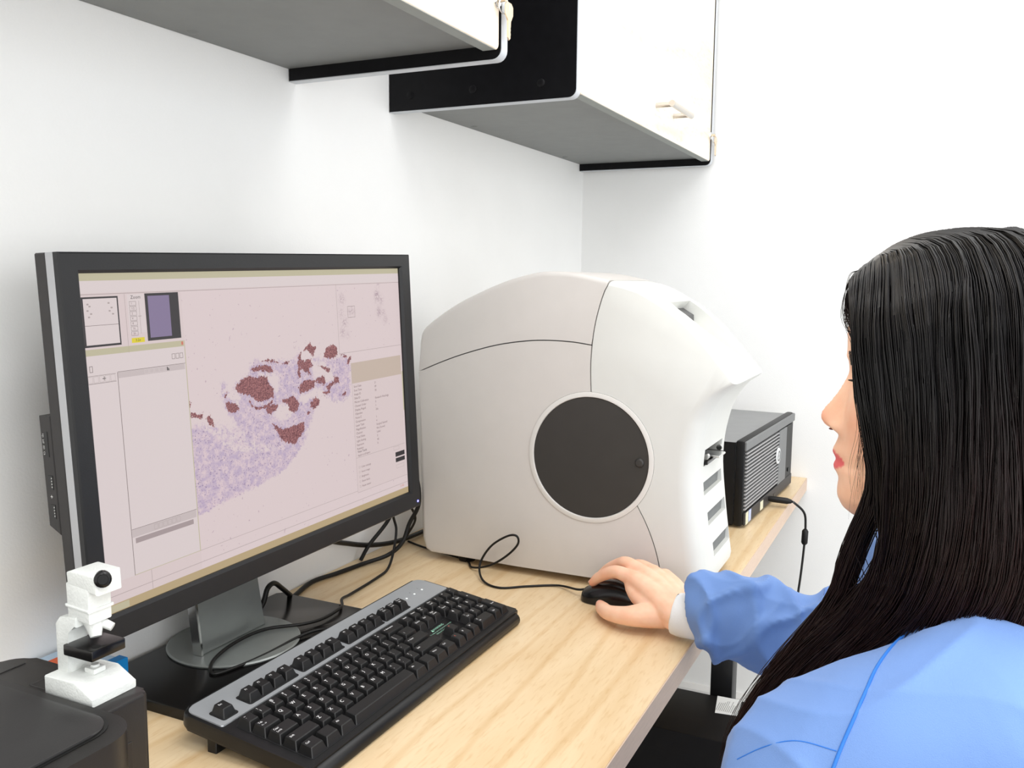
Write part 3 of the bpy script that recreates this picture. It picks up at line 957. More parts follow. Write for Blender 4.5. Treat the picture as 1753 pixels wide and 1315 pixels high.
# carrying recess in the sloping top
def slope(v):   # local frame: v[0] along X, v[1] down the slope from its upper end, v[2] out of the surface
    d = np.array([-0.094, -0.086]); L = np.hypot(*d); d /= L
    nrm = np.array([-d[1], d[0]]); nrm = np.array([d[1], -d[0]]) if nrm[1] < 0 else nrm
    p = np.array([0.366, 1.1835]) + d * v[1] + nrm * v[2]
    return (v[0], p[0], p[1])
cv = [(1.300, 0.000, 0.002), (1.436, 0.000, -0.026), (1.430, 0.000, 0.040), (1.300, 0.000, 0.040),
      (1.340, 0.138, 0.003), (1.432, 0.138, -0.004), (1.430, 0.138, 0.040), (1.340, 0.138, 0.040)]
bmc = bmesh.new()
bvc = [bmc.verts.new(slope(q)) for q in cv]
for f in ((0, 1, 2, 3), (7, 6, 5, 4), (0, 4, 5, 1), (1, 5, 6, 2), (2, 6, 7, 3), (3, 7, 4, 0)):
    bmc.faces.new([bvc[i] for i in f])
bmesh.ops.triangulate(bmc, faces=bmc.faces)
cut.append(from_bm('recess_cut', bmc, M_SCW))
bms = bm_box((1.4230, -0.004, -0.075), (1.4375, 0.066, -0.012))
for v in bms.verts:
    v.co = Vector(slope(tuple(v.co)))
cut.append(from_bm('slit_cut', bms, M_SCW))
vents = [(1.318, 0.936, 1.436, 0.9615), (1.318, 0.8915, 1.438, 0.9115), (1.330, 0.8425, 1.448, 0.8625), (1.344, 0.7915, 1.456, 0.8125)]
for (a, b, c_, d_) in vents:
    cut.append(box('vent_cut', (a, 0.22, b), (c_, 0.345, d_), M_SCW, None, r=0))
boolean(shellw, cut)
shellw.data.polygons.foreach_set('use_smooth', [True] * len(shellw.data.polygons))
shellw.data.set_sharp_from_angle(angle=math.radians(38))
# seam backing just inside the panels
core = [(0.765, 0.77), (0.765, 1.11), (0.60, 1.205), (0.52, 1.214), (0.42, 1.195), (0.36, 1.16)]
core += [(0.353, 0.80), (0.40, 0.765)]
prism('inner_core', core, SX0 + 0.004, SX1 - 0.004, 'x', M_SEAM, scn_, smooth=False)
M_GRILLE = mat('grey_grille', (0.22, 0.23, 0.23), 0.5, var=0.05)
M_GRDARK = mat('grille_dark', (0.05, 0.055, 0.055), 0.6)
for i, (a, b, c_, d_) in enumerate(vents):
    if i == 0:
        bay = box('slide_bay', (a - 0.004, 0.340, b - 0.004), (c_ + 0.004, 0.3445, d_ + 0.004), M_PORT, scn_, r=0)
        box('slide_tray', (a + 0.004, 0.303, b + 0.002), (c_ - 0.006, 0.341, b + 0.007), M_GLOSS, bay, r=0.0008, seg=1)
        for xx in (a + 0.012, c_ - 0.016):
            lathe('roller', [(0.0, 0), (0.0045, 0), (0.0045, 0.010), (0.0, 0.010)], M_CHROME, bay, 14, xf=lambda v, xx=xx, b=b: (xx + v[2], 0.308 + v[0], b + 0.0125 + v[1]))
        box('catch', (a + 0.035, 0.292, b + 0.008), (c_ - 0.040, 0.322, b + 0.0115), M_CHROME, bay, r=0.001, seg=1)
    else:
        gy = np.interp((b + d_) / 2, [0.80, 0.86, 0.905], [0.294, 0.302, 0.307]) + 0.0085
        gr = box('vent_grille', (a - 0.003, gy + 0.0004, b - 0.003), (c_ + 0.003, gy + 0.003, d_ + 0.003), M_GRDARK, scn_, r=0)
        V, F = [], []
        nn = 26
        for q in range(nn):
            xx = a + (c_ - a) * (q + 0.5) / nn
            V0_ = len(V)
            for (dx, dy) in ((-0.0012, gy + 0.0003), (0.0012, gy + 0.0003), (0.0012, gy - 0.0028), (-0.0012, gy - 0.0028)):
                V += [(xx + dx - 0.002, dy, b), (xx + dx + 0.002, dy, d_)]
            for k in range(4):
                i0, i1 = V0_ + 2 * k, V0_ + 2 * ((k + 1) % 4)
                F.append((i0, i1, i1 + 1, i0 + 1))
            F.append((V0_, V0_ + 2, V0_ + 4, V0_ + 6))
            F.append((V0_ + 1, V0_ + 7, V0_ + 5, V0_ + 3))
        rb = mk('grille_ribs', V, F, M_GRILLE, gr)
        rb['kind'] = 'stuff'
# round window with its ring and knob, on the side towards the camera
ringp = [(CR + 0.0085, 0.0), (CR + 0.008, 0.0012), (CR + 0.004, 0.0022), (CR + 0.001, 0.0020), (CR + 0.0002, 0.0006), (CR + 0.0002, -0.002), (CR + 0.0085, -0.002), (CR + 0.0085, 0.0)]
def sidexf(v):
    return (SX0 - v[2], cyc + v[0], czc + v[1])
lathe('window_ring', ringp, mat('ring_white', srgb(218, 216, 212), 0.45, var=0.01), scn_, 96, xf=sidexf)
dsc = lathe('window_disc', [(0.0, 0.0008), (CR - 0.0008, 0.0008), (CR, 0.0), (CR, -0.002)], M_DISC, scn_, 96, xf=sidexf)
lathe('knob', [(0.0, 0.004), (0.005, 0.0038), (0.0068, 0.002), (0.0072, 0.0008), (0.0072, 0.0)], M_DISC, dsc, 28, xf=lambda v: (SX0 - 0.0008 - v[2], 0.3915 + v[0], 0.9435 + v[1]))
for fx in (SX0 + 0.03, SX1 - 0.03):
    for fy in (0.33, 0.70):
        lathe('foot', [(0.0, 0.0), (0.014, 0.0), (0.015, 0.003), (0.015, 0.0165), (0.0, 0.0165)], M_RUBBER, scn_, 18, xf=lambda v, fx=fx, fy=fy: (fx + v[0], fy + v[1], DZ + v[2]))

# ------------------------------------------------------------------ desktop computer lying behind the scanner
M_PC = mat('computer_black', (0.006, 0.006, 0.0065), 0.45, var=0.08, spec=0.25)
M_PCG = mat('computer_grey', (0.15, 0.155, 0.16), 0.4, 0.2, var=0.05)
M_SLAT = mat('slat_grey', (0.34, 0.34, 0.345), 0.4, 0.15, var=0.05)
M_PCSIDE = mat('computer_panel_grey', (0.24, 0.245, 0.25), 0.42, 0.2, var=0.04)
pcy = -0.058
pco = np.array([1.701, 0.316, DZ])
pc = thing('desktop_computer', 'black computer case lying on its side behind the white scanner', 'computer', tuple(pco), rot=(0, 0, pcy))
PW, PH, PD = 0.446, 0.172, 0.38
L_ = dict(world=False)
box('case_body', (0.004, 0.022, 0.006), (PW - 0.004, PD, PH - 0.004), M_PCSIDE, pc, r=0.002, **L_)
box('end_panel', (0.0005, 0.0225, 0.0065), (0.0040, PD - 0.001, PH - 0.0045), M_PC, pc, r=0, **L_)
fb = box('front_bezel', (0, 0.004, 0.004), (PW, 0.022, PH), M_PC, pc, r=0.005, **L_)
box('top_strip', (0.002, 0.0005, PH - 0.020), (PW - 0.002, 0.006, PH - 0.002), M_PCG, pc, r=0.0015, seg=1, **L_)
for i in range(16):
    z0 = 0.0355 + i * 0.0073
    box('slat', (0.006, 0.0, z0), (0.285, 0.0045, z0 + 0.0030), M_SLAT, fb, r=0.0006, seg=1, **L_)
pn = box('drive_panel', (0.287, 0.0, 0.030), (0.360, 0.0045, 0.150), M_PCG, pc, r=0.001, seg=1, **L_)
box('drive_cover', (0.364, 0.001, 0.030), (0.418, 0.0045, 0.150), M_PC, pc, r=0.001, seg=1, **L_)
box('eject_button', (0.385, -0.0008, 0.042), (0.395, 0.001, 0.050), M_PC, pc, r=0.0003, seg=1, **L_)
M_LOGO = mat('logo_silver', (0.75, 0.77, 0.78), 0.3, 0.3)
lg = lathe('emblem', [(0.0, 0.003), (0.0165, 0.0028), (0.018, 0.0015), (0.018, 0.0)], M_LOGO, pc, 32, xf=lambda v: (0.272 + v[0], -0.0002 - v[2], 0.098 + v[1]), **L_)
lathe('emblem_circle', [(0.0115, 0.0), (0.0115, 0.0006), (0.0095, 0.0006), (0.0095, 0.0)], M_PCG, lg, 28, xf=lambda v: (0.272 + v[0], -0.0031 - v[2], 0.098 + v[1]), **L_)
text('emblem_letters', 'DELL', 0.0068, lambda v: (0.272 + v[0], -0.0033, 0.098 + v[1]), M_PCG, lg, **L_)
ps = box('port_strip', (0.006, 0.0, 0.006), (0.430, 0.0045, 0.030), M_SHELL, pc, r=0.001, seg=1, **L_)
M_STK1 = mat('sticker_blue', srgb(176, 190, 226), 0.4, var=0.15, scale=120)
M_STK2 = mat('sticker_pale', srgb(214, 214, 190), 0.4, var=0.12, scale=120)
box('sticker', (0.012, -0.0006, 0.006), (0.030, 0.0, 0.030), M_STK2, ps, r=0, **L_)
box('sticker', (0.034, -0.0006, 0.007), (0.052, 0.0, 0.030), M_STK1, ps, r=0, **L_)
box('sticker', (0.128, -0.0006, 0.008), (0.152, 0.0, 0.026), M_STK2, ps, r=0, **L_)
for q in range(3):
    box('usb_port', (0.20 + q * 0.024, -0.0005, 0.010), (0.214 + q * 0.024, 0.0, 0.018), M_PORT, ps, r=0, **L_)
for q in (0.03, 0.416):
    for yy in (0.04, 0.34):
        box('foot', (q - 0.012, yy - 0.012, 0.0), (q + 0.012, yy + 0.012, 0.0061), M_RUBBER, pc, r=0.001, seg=1, **L_)

# usb lead plugged into the case
lead = thing('usb_lead', 'black usb lead with a ferrite bead plugged into the computer case', 'cable', (1.93, 0.27, DZ))
pw = lambda a, b, c_: np.array([pco[0] + a * math.cos(pcy) - b * math.sin(pcy), pco[1] + a * math.sin(pcy) + b * math.cos(pcy), DZ + c_])
p0 = pw(0.205, 0.0, 0.017); p1 = pw(0.212, -0.046, 0.015)
tube('plug', [p0, p0 * 0.8 + p1 * 0.2, p1 * 0.8 + p0 * 0.2, p1], [0.0055, 0.0068, 0.0068, 0.004], M_RUBBER, lead, spline=False, ns=10)
cp = [p1, (1.93, 0.255, 0.748), (1.96, 0.238, 0.722), (1.972, 0.235, 0.690), (1.972, 0.236, 0.640), (1.955, 0.240, 0.56), (1.93, 0.25, 0.45), (1.95, 0.28, 0.25), (2.02, 0.33, 0.05), (2.08, 0.36, 0.008)]
tube('cord', cp, 0.0026, M_RUBBER, lead)
tube('ferrite_bead', [(1.9735, 0.2352, 0.682), (1.974, 0.2353, 0.678), (1.973, 0.2358, 0.652), (1.9725, 0.2360, 0.648)], [0.004, 0.0068, 0.0068, 0.004], M_RUBBER, lead, spline=False, ns=12)

# ------------------------------------------------------------------ computer tower and power cord under the desk
tw_ = thing('computer_tower', 'black computer tower on the floor under the desk with a paper label on top', 'computer', (1.605, 0.45, 0))
M_TOWER = mat('tower_black', (0.004, 0.0035, 0.004), 0.5, var=0.15, spec=0.2)
box('tower_case', (1.517, 0.20, 0.008), (1.692, 0.64, 0.400), M_TOWER, tw_, r=0.003)
box('tower_face', (1.519, 0.186, 0.010), (1.690, 0.1995, 0.398), M_TOWER, tw_, r=0.003)
box('drive_bay', (1.535, 0.1835, 0.33), (1.675, 0.1859, 0.375), M_PC, tw_, r=0.001, seg=1)
lathe('power_button', [(0.0, 0.002), (0.008, 0.0018), (0.009, 0.0)], M_SILVER, tw_, 18, xf=lambda v: (1.605 + v[0], 0.1858 - v[2], 0.28 + v[1]))
for fx in (1.535, 1.675):
    for fy in (0.23, 0.61):
        box('foot', (fx - 0.012, fy - 0.012, 0), (fx + 0.012, fy + 0.012, 0.0085), M_RUBBER, tw_, r=0.001, seg=1)
M_PAPER = mat('label_paper', (0.78, 0.80, 0.80), 0.6, var=0.03)
lb = mk('paper_label', [(1.690, 0.351, 0.4004), (1.692, 0.303, 0.4004), (1.625, 0.300, 0.4004), (1.619, 0.340, 0.4004),
                        (1.690, 0.351, 0.4010), (1.692, 0.303, 0.4010), (1.625, 0.300, 0.4010), (1.619, 0.340, 0.4010)],
        [(0, 1, 2, 3), (7, 6, 5, 4), (0, 4, 5, 1), (1, 5, 6, 2), (2, 6, 7, 3), (3, 7, 4, 0)], M_PAPER, tw_)
lb['label'] = 'white printed paper label'
V, F = [], []
for q in range(11):
    yy = 0.306 + q * 0.0034
    i = len(V)
    x_end = 1.63 + 0.05 * (0.55 + 0.45 * RNG.random())
    V += [(1.630, yy, 0.4012), (x_end, yy, 0.4012), (x_end, yy + 0.0011, 0.4012), (1.630, yy + 0.0011, 0.4012)]
    F.append((i, i + 1, i + 2, i + 3))
mk('print_lines', V, F, mat('print_grey', (0.28, 0.28, 0.28), 0.7), lb)
tag(tube('mains_cable', [(1.30, 0.62, 0.006), (1.7, 0.66, 0.006), (2.0, 0.63, 0.006), (2.15, 0.56, 0.03), (2.19, 0.48, 0.05), (2.15, 0.40, 0.02), (2.10, 0.33, 0.008), (2.12, 0.25, 0.02), (2.19, 0.19, 0.12), (2.224, 0.18, 0.22), (2.2265, 0.18, 0.30)], 0.005, M_RUBBER),
    'black power cord running along the skirting behind the desk leg', 'cable')

# ------------------------------------------------------------------ printer with the small microscope on it
M_PRT = mat('printer_black', (0.011, 0.0095, 0.009), 0.36, spec=0.4, var=0.06, bump=0.06, bscale=1500)
M_PRTLID = mat('printer_lid', (0.024, 0.023, 0.023), 0.42, spec=0.4, var=0.05, bump=0.08, bscale=1500)
prn = thing('printer', 'black desktop printer at the lower left corner, carrying a toy microscope', 'printer', (0.24, 0.58, DZ))
body = prism('body', rrect(0.02, 0.527, 0.467, 0.678, (0, 0.007, 0.022, 0.022), 6), DZ + 0.004, 0.900, 'z', M_PRT, prn, r=0.003)
blk = prism('scanner_block', rrect(0.02, 0.483, 0.4235, 0.640, (0.004, 0.030, 0.004, 0.004), 10), 0.862, 0.9035, 'z', M_PRT, prn, r=0.0045, seg=3)
prism('lower_body', rrect(0.03, 0.492, 0.4150, 0.640, (0.004, 0.024, 0.004, 0.004), 8), DZ + 0.004, 0.8615, 'z', M_PRT, prn, r=0.002)
prism('lid_groove', rrect(0.03, 0.4975, 0.4170, 0.632, (0.003, 0.024, 0.003, 0.003), 8), 0.9030, 0.9041, 'z', M_PORT, blk, smooth=False)
prism('lid', rrect(0.031, 0.5000, 0.4145, 0.631, (0.003, 0.022, 0.003, 0.003), 8), 0.9036, 0.9058, 'z', M_PRTLID, blk, r=0.0012)
box('rear_groove', (0.03, 0.6545, 0.8992), (0.456, 0.6562, 0.9003), M_PORT, body, r=0)
box('access_panel', (0.4255, 0.5262, 0.765), (0.4480, 0.5275, 0.868), mat('printer_panel', (0.013, 0.011, 0.0105), 0.38, spec=0.4), body, r=0.0003, seg=1)
V, F = [], []
for (a, b, c_, d_) in outline(0.431, 0.598, 0.447, 0.616, 0.0008):
    i = len(V); V += [(a, b, 0.9003), (c_, b, 0.9003), (c_, d_, 0.9003), (a, d_, 0.9003)]; F.append((i, i + 1, i + 2, i + 3))
mk('button_outline', V, F, M_PRTLID, body)
for fx, fy in ((0.06, 0.65), (0.43, 0.65), (0.06, 0.51), (0.38, 0.51)):
    box('foot', (fx - 0.01, fy - 0.01, DZ), (fx + 0.01, fy + 0.01, DZ + 0.0045), M_RUBBER, prn, r=0.0008, seg=1)

M_MIC = mat('toy_white', srgb(214, 217, 214), 0.5, var=0.03, scale=90, bump=0.25, bscale=500)
mz = 0.900
mic = thing('toy_microscope', 'small white toy microscope with a black stage on top of the printer', 'microscope', (0.447, 0.566, mz))
prism('base', [(0.541, 0.0002), (0.5925, 0.0002), (0.5925, 0.0145), (0.560, 0.0155), (0.541, 0.0060)], 0.4265, 0.4670, 'x', M_MIC, mic, r=0.0018, seg=2, xf=lambda v: (v[0], v[1], mz + v[2]))
prism('arm', [(0.5785, 0.0140), (0.5915, 0.0140), (0.5915, 0.0520), (0.587, 0.0575), (0.5785, 0.0590), (0.5690, 0.0600), (0.5690, 0.0520), (0.5785, 0.0475)], 0.4375, 0.4540, 'x', M_MIC, mic, r=0.0014, seg=2, xf=lambda v: (v[0], v[1], mz + v[2]))
prism('body_tube', [(0.5560, 0.0560), (0.5790, 0.0580), (0.5800, 0.0850), (0.5560, 0.0830)], 0.4390, 0.4600, 'x', M_MIC, mic, r=0.0016, seg=2, xf=lambda v: (v[0], v[1], mz + v[2]))
prism('collar', [(0.5550, 0.0650), (0.5800, 0.0670), (0.5803, 0.0692), (0.5550, 0.0672)], 0.4380, 0.4612, 'x', M_MIC, mic, r=0.0006, seg=1, xf=lambda v: (v[0], v[1], mz + v[2]))
hd = prism('head', [(0.5480, 0.0790), (0.5790, 0.0830), (0.5800, 0.0930), (0.5720, 0.0960), (0.5490, 0.0950)], 0.4395, 0.4640, 'x', M_MIC, mic, r=0.0024, seg=3, xf=lambda v: (v[0], v[1], mz + v[2]))
ea, eb = np.array([0.4500, 0.5530, 0.9895]), np.array([0.4430, 0.5440, 0.9920])
tube('eyepiece', [ea, eb * 0.9 + ea * 0.1, eb], [0.0062, 0.0062, 0.0054], M_GLOSS, mic, spline=False, ns=20)
tube('eyepiece_lens', [eb, eb + (eb - ea) * 0.06], [0.0040, 0.0036], mat('lens_grey', (0.006, 0.006, 0.006), 0.5, spec=0.2), mic, spline=False, ns=18)
ns_ = tube('objective_turret', [(0.4500, 0.5660, mz + 0.0570), (0.4485, 0.5620, mz + 0.0500), (0.4470, 0.5590, mz + 0.0440)], [0.0075, 0.0058, 0.0040], M_MIC, mic, n=4, ns=14)
tube('objective', [(0.4530, 0.5640, mz + 0.0540), (0.4580, 0.5540, mz + 0.0485)], [0.0040, 0.0032], M_MIC, mic, spline=False, ns=12)
box('stage', (0.4345, 0.5490, mz + 0.0300), (0.4650, 0.5800, mz + 0.0385), M_GLOSS, mic, r=0.001, seg=2)
box('lamp_block', (0.4430, 0.5580, mz + 0.0150), (0.4540, 0.5690, mz + 0.0195), M_MIC, mic, r=0.0012, seg=2)
tube('lamp_lens', [(0.4485, 0.5635, mz + 0.0195), (0.4485, 0.5635, mz + 0.0212)], [0.0035, 0.0030], M_MIC, mic, spline=False, ns=14)

# packet of wipes behind the printer
pk = thing('tissue_packet', 'light blue packet with orange and blue print behind the printer', 'packet', (0.63, 0.815, DZ))
M_PK = mat('packet_pale_blue', srgb(188, 212, 234), 0.4, var=0.05)
prism('packet_body', rrect(0.598, 0.772, 0.655, 0.858, 0.008, 4), DZ, 0.803, 'z', M_PK, pk, r=0.006, seg=3)
box('orange_corner', (0.6085, 0.822, 0.790), (0.6265, 0.8385, 0.8042), mat('packet_orange', srgb(236, 96, 28), 0.4), pk, r=0.001, seg=1)
box('blue_print', (0.630, 0.7715, 0.776), (0.6562, 0.7850, 0.8036), mat('packet_blue', srgb(16, 122, 190), 0.4), pk, r=0.001, seg=1)

# ------------------------------------------------------------------ keyboard
M_KB = mat('keyboard_black', (0.007, 0.007, 0.0075), 0.40, spec=0.35, var=0.08, bump=0.05, bscale=1500)
M_KEY = mat('keycap_black', (0.008, 0.008, 0.0085), 0.40, spec=0.4, var=0.1, bump=0.06, bscale=1800)
M_KBS = mat('keyboard_silver', (0.40, 0.42, 0.44), 0.38, 0.35, var=0.03)
M_WELL = mat('key_well', (0.006, 0.006, 0.007), 0.6)
M_LEGEND = mat('legend_white', (0.88, 0.88, 0.88), 0.6)
M_LEGRED = mat('legend_red', (0.55, 0.12, 0.08), 0.6)
M_GREEN = mat('warning_green', srgb(150, 205, 180), 0.6)
KT = math.radians(6.6)
kb = thing('keyboard', 'black keyboard with a silver function-key strip in front of the monitor', 'keyboard', (0.6265, 0.4935, DZ), rot=(0, 0, 0))
KL, KD = 0.4565, 0.179
ct, st_ = math.cos(KT), math.sin(KT)
kx = lambda v: (v[0], v[1] * ct - v[2] * st_, v[1] * st_ + v[2] * ct + 0.0015)   # tilted deck inside the level keyboard frame
W = dict(world=False)
deck = prism('deck', rrect(0, 0.012, KL, KD, (0.004, 0.004, 0.014, 0.014), 6), 0.0, 0.0155, 'z', M_KB, kb, r=0.003, seg=2, xf=kx, **W)
tube('front_roll', [(0.008, 0.0125, 0.0075), (0.010, 0.0125, 0.0075), (KL - 0.010, 0.0125, 0.0075), (KL - 0.008, 0.0125, 0.0075)], [0.006, 0.0092, 0.0092, 0.006], M_KB, kb, spline=False, ns=16, **W)
sil = prism('silver_strip', rrect(0.0045, KD - 0.0545, KL - 0.0045, KD - 0.0035, (0.002, 0.002, 0.011, 0.011), 6), 0.0150, 0.0170, 'z', M_KBS, kb, r=0.0008, seg=1, xf=kx, **W)
for fx in (0.006, KL - 0.036):
    box('fold_out_foot', (fx, KD - 0.046, -0.020), (fx + 0.03, KD - 0.034, 0.001), M_KB, kb, r=0.0008, seg=1,
        xf=lambda v: (v[0], (v[1]) * ct - v[2] * st_ * 0, max(v[1] * st_ + v[2] + 0.0015, 0.0001)), **W)
UN = 0.01905
KX0 = (KL - 22.5 * UN) / 2

KEYMESH = {}
def keycap(wu, du=1.0):
    key = (round(wu, 2), du)
    if key not in KEYMESH:
        wx, wy, h = wu * UN - 0.0012, du * UN - 0.0012, 0.0085
        bm = bmesh.new()
        tw, tb, tf = wx / 2 - 0.0028, wy / 2 - 0.0010, wy / 2 - 0.0042
        B = [bm.verts.new(p) for p in ((-wx / 2, -wy / 2, 0), (wx / 2, -wy / 2, 0), (wx / 2, wy / 2, 0), (-wx / 2, wy / 2, 0))]
        T = [bm.verts.new(p) for p in ((-tw, -tf, h), (tw, -tf, h), (tw, tb, h + 0.0008), (-tw, tb, h + 0.0008))]
        bm.faces.new(B[::-1])
        bm.faces.new(T)
        for i in range(4):
            bm.faces.new((B[i], B[(i + 1) % 4], T[(i + 1) % 4], T[i]))
        es = [e for e in bm.edges if not (e.verts[0] in B and e.verts[1] in B)]
        bmesh.ops.bevel(bm, geom=es, offset=0.0007, segments=1, affect='EDGES', clamp_overlap=True)
        bmesh.ops.recalc_face_normals(bm, faces=bm.faces)
        me = bpy.data.meshes.new('key')
        bm.to_mesh(me)
        bm.free()
        me.materials.append(M_KEY)
        KEYMESH[key] = me
    return KEYMESH[key]
LEGMESH = {}
def add_key(u, row_y, wu, legend, du=1.0, red=False):
    """u: left edge in key units, row_y: centre of the key along the deck depth"""
    cx = KX0 + (u + wu / 2) * UN
    zk = 0.0158 if row_y < KD - 0.054 else 0.0172
    o = bpy.data.objects.new('key', keycap(wu, du))
    COL.objects.link(o)
    o.parent = kb
    o.location = kx((cx, row_y, zk))
    o.rotation_euler = (KT, 0, 0)
    if legend:
        lines = legend.split('|')
        sz = 0.0058 if len(lines[0]) == 1 and len(lines) == 1 else 0.0042 if len(lines) > 1 and max(map(len, lines)) < 3 else 0.0034
        mk_ = (legend, round(wu, 2), red, du)
        if mk_ not in LEGMESH:
            V, F = [], []
            for i, s in enumerate(lines):
                a, polys = text_mesh(s, sz, 'LEFT')
                a = a.copy()
                a[:, 0] += -wu * UN / 2 + 0.0044
                a[:, 1] += 0.0042 - 0.0042 * i if len(lines) > 1 else 0.0030
                a[:, 2] = 0.0090 + 0.0008 * (a[:, 1] + 0.002) / (du * 0.011)
                b0 = len(V)
                V += a.tolist()
                F += [tuple(b0 + k for k in p) for p in polys]
            me = bpy.data.meshes.new('legend')
            me.from_pydata(V, [], F)
            me.materials.append(M_LEGRED if red else M_LEGEND)
            LEGMESH[mk_] = me
        l = bpy.data.objects.new('legend', LEGMESH[mk_])
        COL.objects.link(l)
        l.parent = o
R5 = [0.0300 + i * UN for i in range(5)]      # bottom row .. number row
FR = KD - 0.0385                              # function row
# key wells
def well(u0, u1, y0, y1, z=0.0162, pad=0.0022):
    prism('key_well', rrect(KX0 + u0 * UN - pad, y0 - pad, KX0 + u1 * UN + pad, y1 + pad, 0.003, 3), z - 0.001, z, 'z', M_WELL, kb, xf=kx, smooth=False, **W)
h2 = UN / 2
well(0, 15, R5[0] - h2, R5[4] + h2, 0.0159, 0.0008)
well(15.25, 18.25, R5[3] - h2, R5[4] + h2, 0.0159, 0.0004)
well(15.25, 18.25, R5[0] - h2, R5[0] + h2, 0.0159, 0.0004)
well(16.25, 17.25, R5[1] - h2, R5[1] + h2, 0.0159, 0.0004)
well(18.5, 22.5, R5[0] - h2, R5[4] + h2, 0.0159, 0.0004)
for a, b in ((0, 1), (2, 6), (6.5, 10.5), (11, 15), (15.25, 18.25)):
    well(a, b, FR - h2, FR + h2, 0.0174, 0.0014)
add_key(0, FR, 1, 'Esc')
for g0, k0 in ((2, 1), (6.5, 5), (11, 9)):
    for i in range(4):
        add_key(g0 + i, FR, 1, 'F%d' % (k0 + i))
for i, s in enumerate(('Prnt|Scrn', 'Scroll|Lock', 'Pause|Brk')):
    add_key(15.25 + i, FR, 1, s)
for i, s in enumerate(('~|`', '!|1', '@|2', '#|3', '$|4', '%|5', '^|6', '&|7', '*|8', '(|9', ')|0', '_|-', '+|=')):
    add_key(i, R5[4], 1, s)
add_key(13, R5[4], 2, '<- Backspace')
add_key(0, R5[3], 1.5, 'Tab|<- ->')
for i, s in enumerate(('Q', 'W', 'E', 'R', 'T', 'Y', 'U', 'I', 'O', 'P', '{|[', '}|]')):
    add_key(1.5 + i, R5[3], 1, s)
add_key(13.5, R5[3], 1.5, '| \\')
add_key(0, R5[2], 1.75, 'Caps|Lock')
for i, s in enumerate(('A', 'S', 'D', 'F', 'G', 'H', 'J', 'K', 'L', ':|;', '"|\'')):
    add_key(1.75 + i, R5[2], 1, s)
add_key(12.75, R5[2], 2.25, '<- Enter')
add_key(0, R5[1], 2.25, 'Shift')
for i, s in enumerate(('Z', 'X', 'C', 'V', 'B', 'N', 'M', '<|,', '>|.', '?|/')):
    add_key(2.25 + i, R5[1], 1, s)
add_key(12.25, R5[1], 2.75, 'Shift')
for u, wu, s in ((0, 1.25, 'Ctrl'), (1.25, 1.25, ''), (2.5, 1.25, 'Alt'), (3.75, 6.25, ''), (10, 1.25, 'Alt'), (11.25, 1.25, ''), (12.5, 1.25, 'Menu'), (13.75, 1.25, 'Ctrl')):
    add_key(u, R5[0], wu, s)
for r, row in ((4, ('Insert', 'Home', 'Page|Up')), (3, ('Delete', 'End', 'Page|Down'))):
    for i, s in enumerate(row):
        add_key(15.25 + i, R5[r], 1, s)
add_key(16.25, R5[1], 1, '^', red=True)
for i, s in enumerate(('<', 'v', '>')):
    add_key(15.25 + i, R5[0], 1, s, red=(i == 0))
for i, s in enumerate(('Num|Lock', '/', '*', '-')):
    add_key(18.5 + i, R5[4], 1, s)
for r, row in ((3, ('7|Home', '8', '9|PgUp')), (2, ('4', '5', '6')), (1, ('1|End', '2', '3|PgDn'))):
    for i, s in enumerate(row):
        add_key(18.5 + i, R5[r], 1, s)
add_key(21.5, (R5[3] + R5[2]) / 2, 1, '+', du=2)
add_key(18.5, R5[0], 2, '0|Ins')
add_key(20.5, R5[0], 1, '.|Del')
add_key(21.5, (R5[1] + R5[0]) / 2, 1, 'Enter', du=2)
# warning notice between the cursor keys
wx0 = KX0 + 15.3 * UN
text('warning_notice', 'WARNING', 0.0052, lambda v: kx((wx0 + 0.030 + v[0], R5[2] + 0.0030 + v[1], 0.0160)), M_GREEN, kb, **W)
mk('warning_triangle', [kx((wx0 + 0.0125, R5[2] + 0.0008, 0.0160)), kx((wx0 + 0.0175, R5[2] + 0.0008, 0.0160)), kx((wx0 + 0.0150, R5[2] + 0.0055, 0.0160))], [(0, 1, 2)], M_GREEN, kb, **W)
text('warning_lines', 'To reduce risk of serious injury, read the', 0.0031, lambda v: kx((wx0 + 0.028 + v[0], R5[2] - 0.0022 + v[1], 0.0160)), M_GREEN, kb, **W)
text('warning_lines', 'Safety and Comfort Guide.', 0.0031, lambda v: kx((wx0 + 0.028 + v[0], R5[2] - 0.0062 + v[1], 0.0160)), M_GREEN, kb, **W)
M_LED = mat('lamp_white', (0.9, 0.92, 0.92), 0.3, emit=(0.9, 1, 0.95, 1), estr=0.3)
M_DARKMARK = mat('mark_dark', (0.08, 0.08, 0.09), 0.5)
for i in range(3):
    lx = KX0 + (19.3 + i * 1.05) * UN
    lathe('status_light', [(0.0, 0.0005), (0.0013, 0.0004), (0.0016, 0)], M_LED, sil, 10, xf=lambda v, lx=lx: kx((lx + v[0], KD - 0.030 + v[1], 0.0171 + v[2])), **W)
    text('status_mark', ('1', 'A', 'S')[i], 0.0036, lambda v, lx=lx: kx((lx - 0.001 + v[0], KD - 0.023 + v[1], 0.0172)), M_DARKMARK, sil, **W)

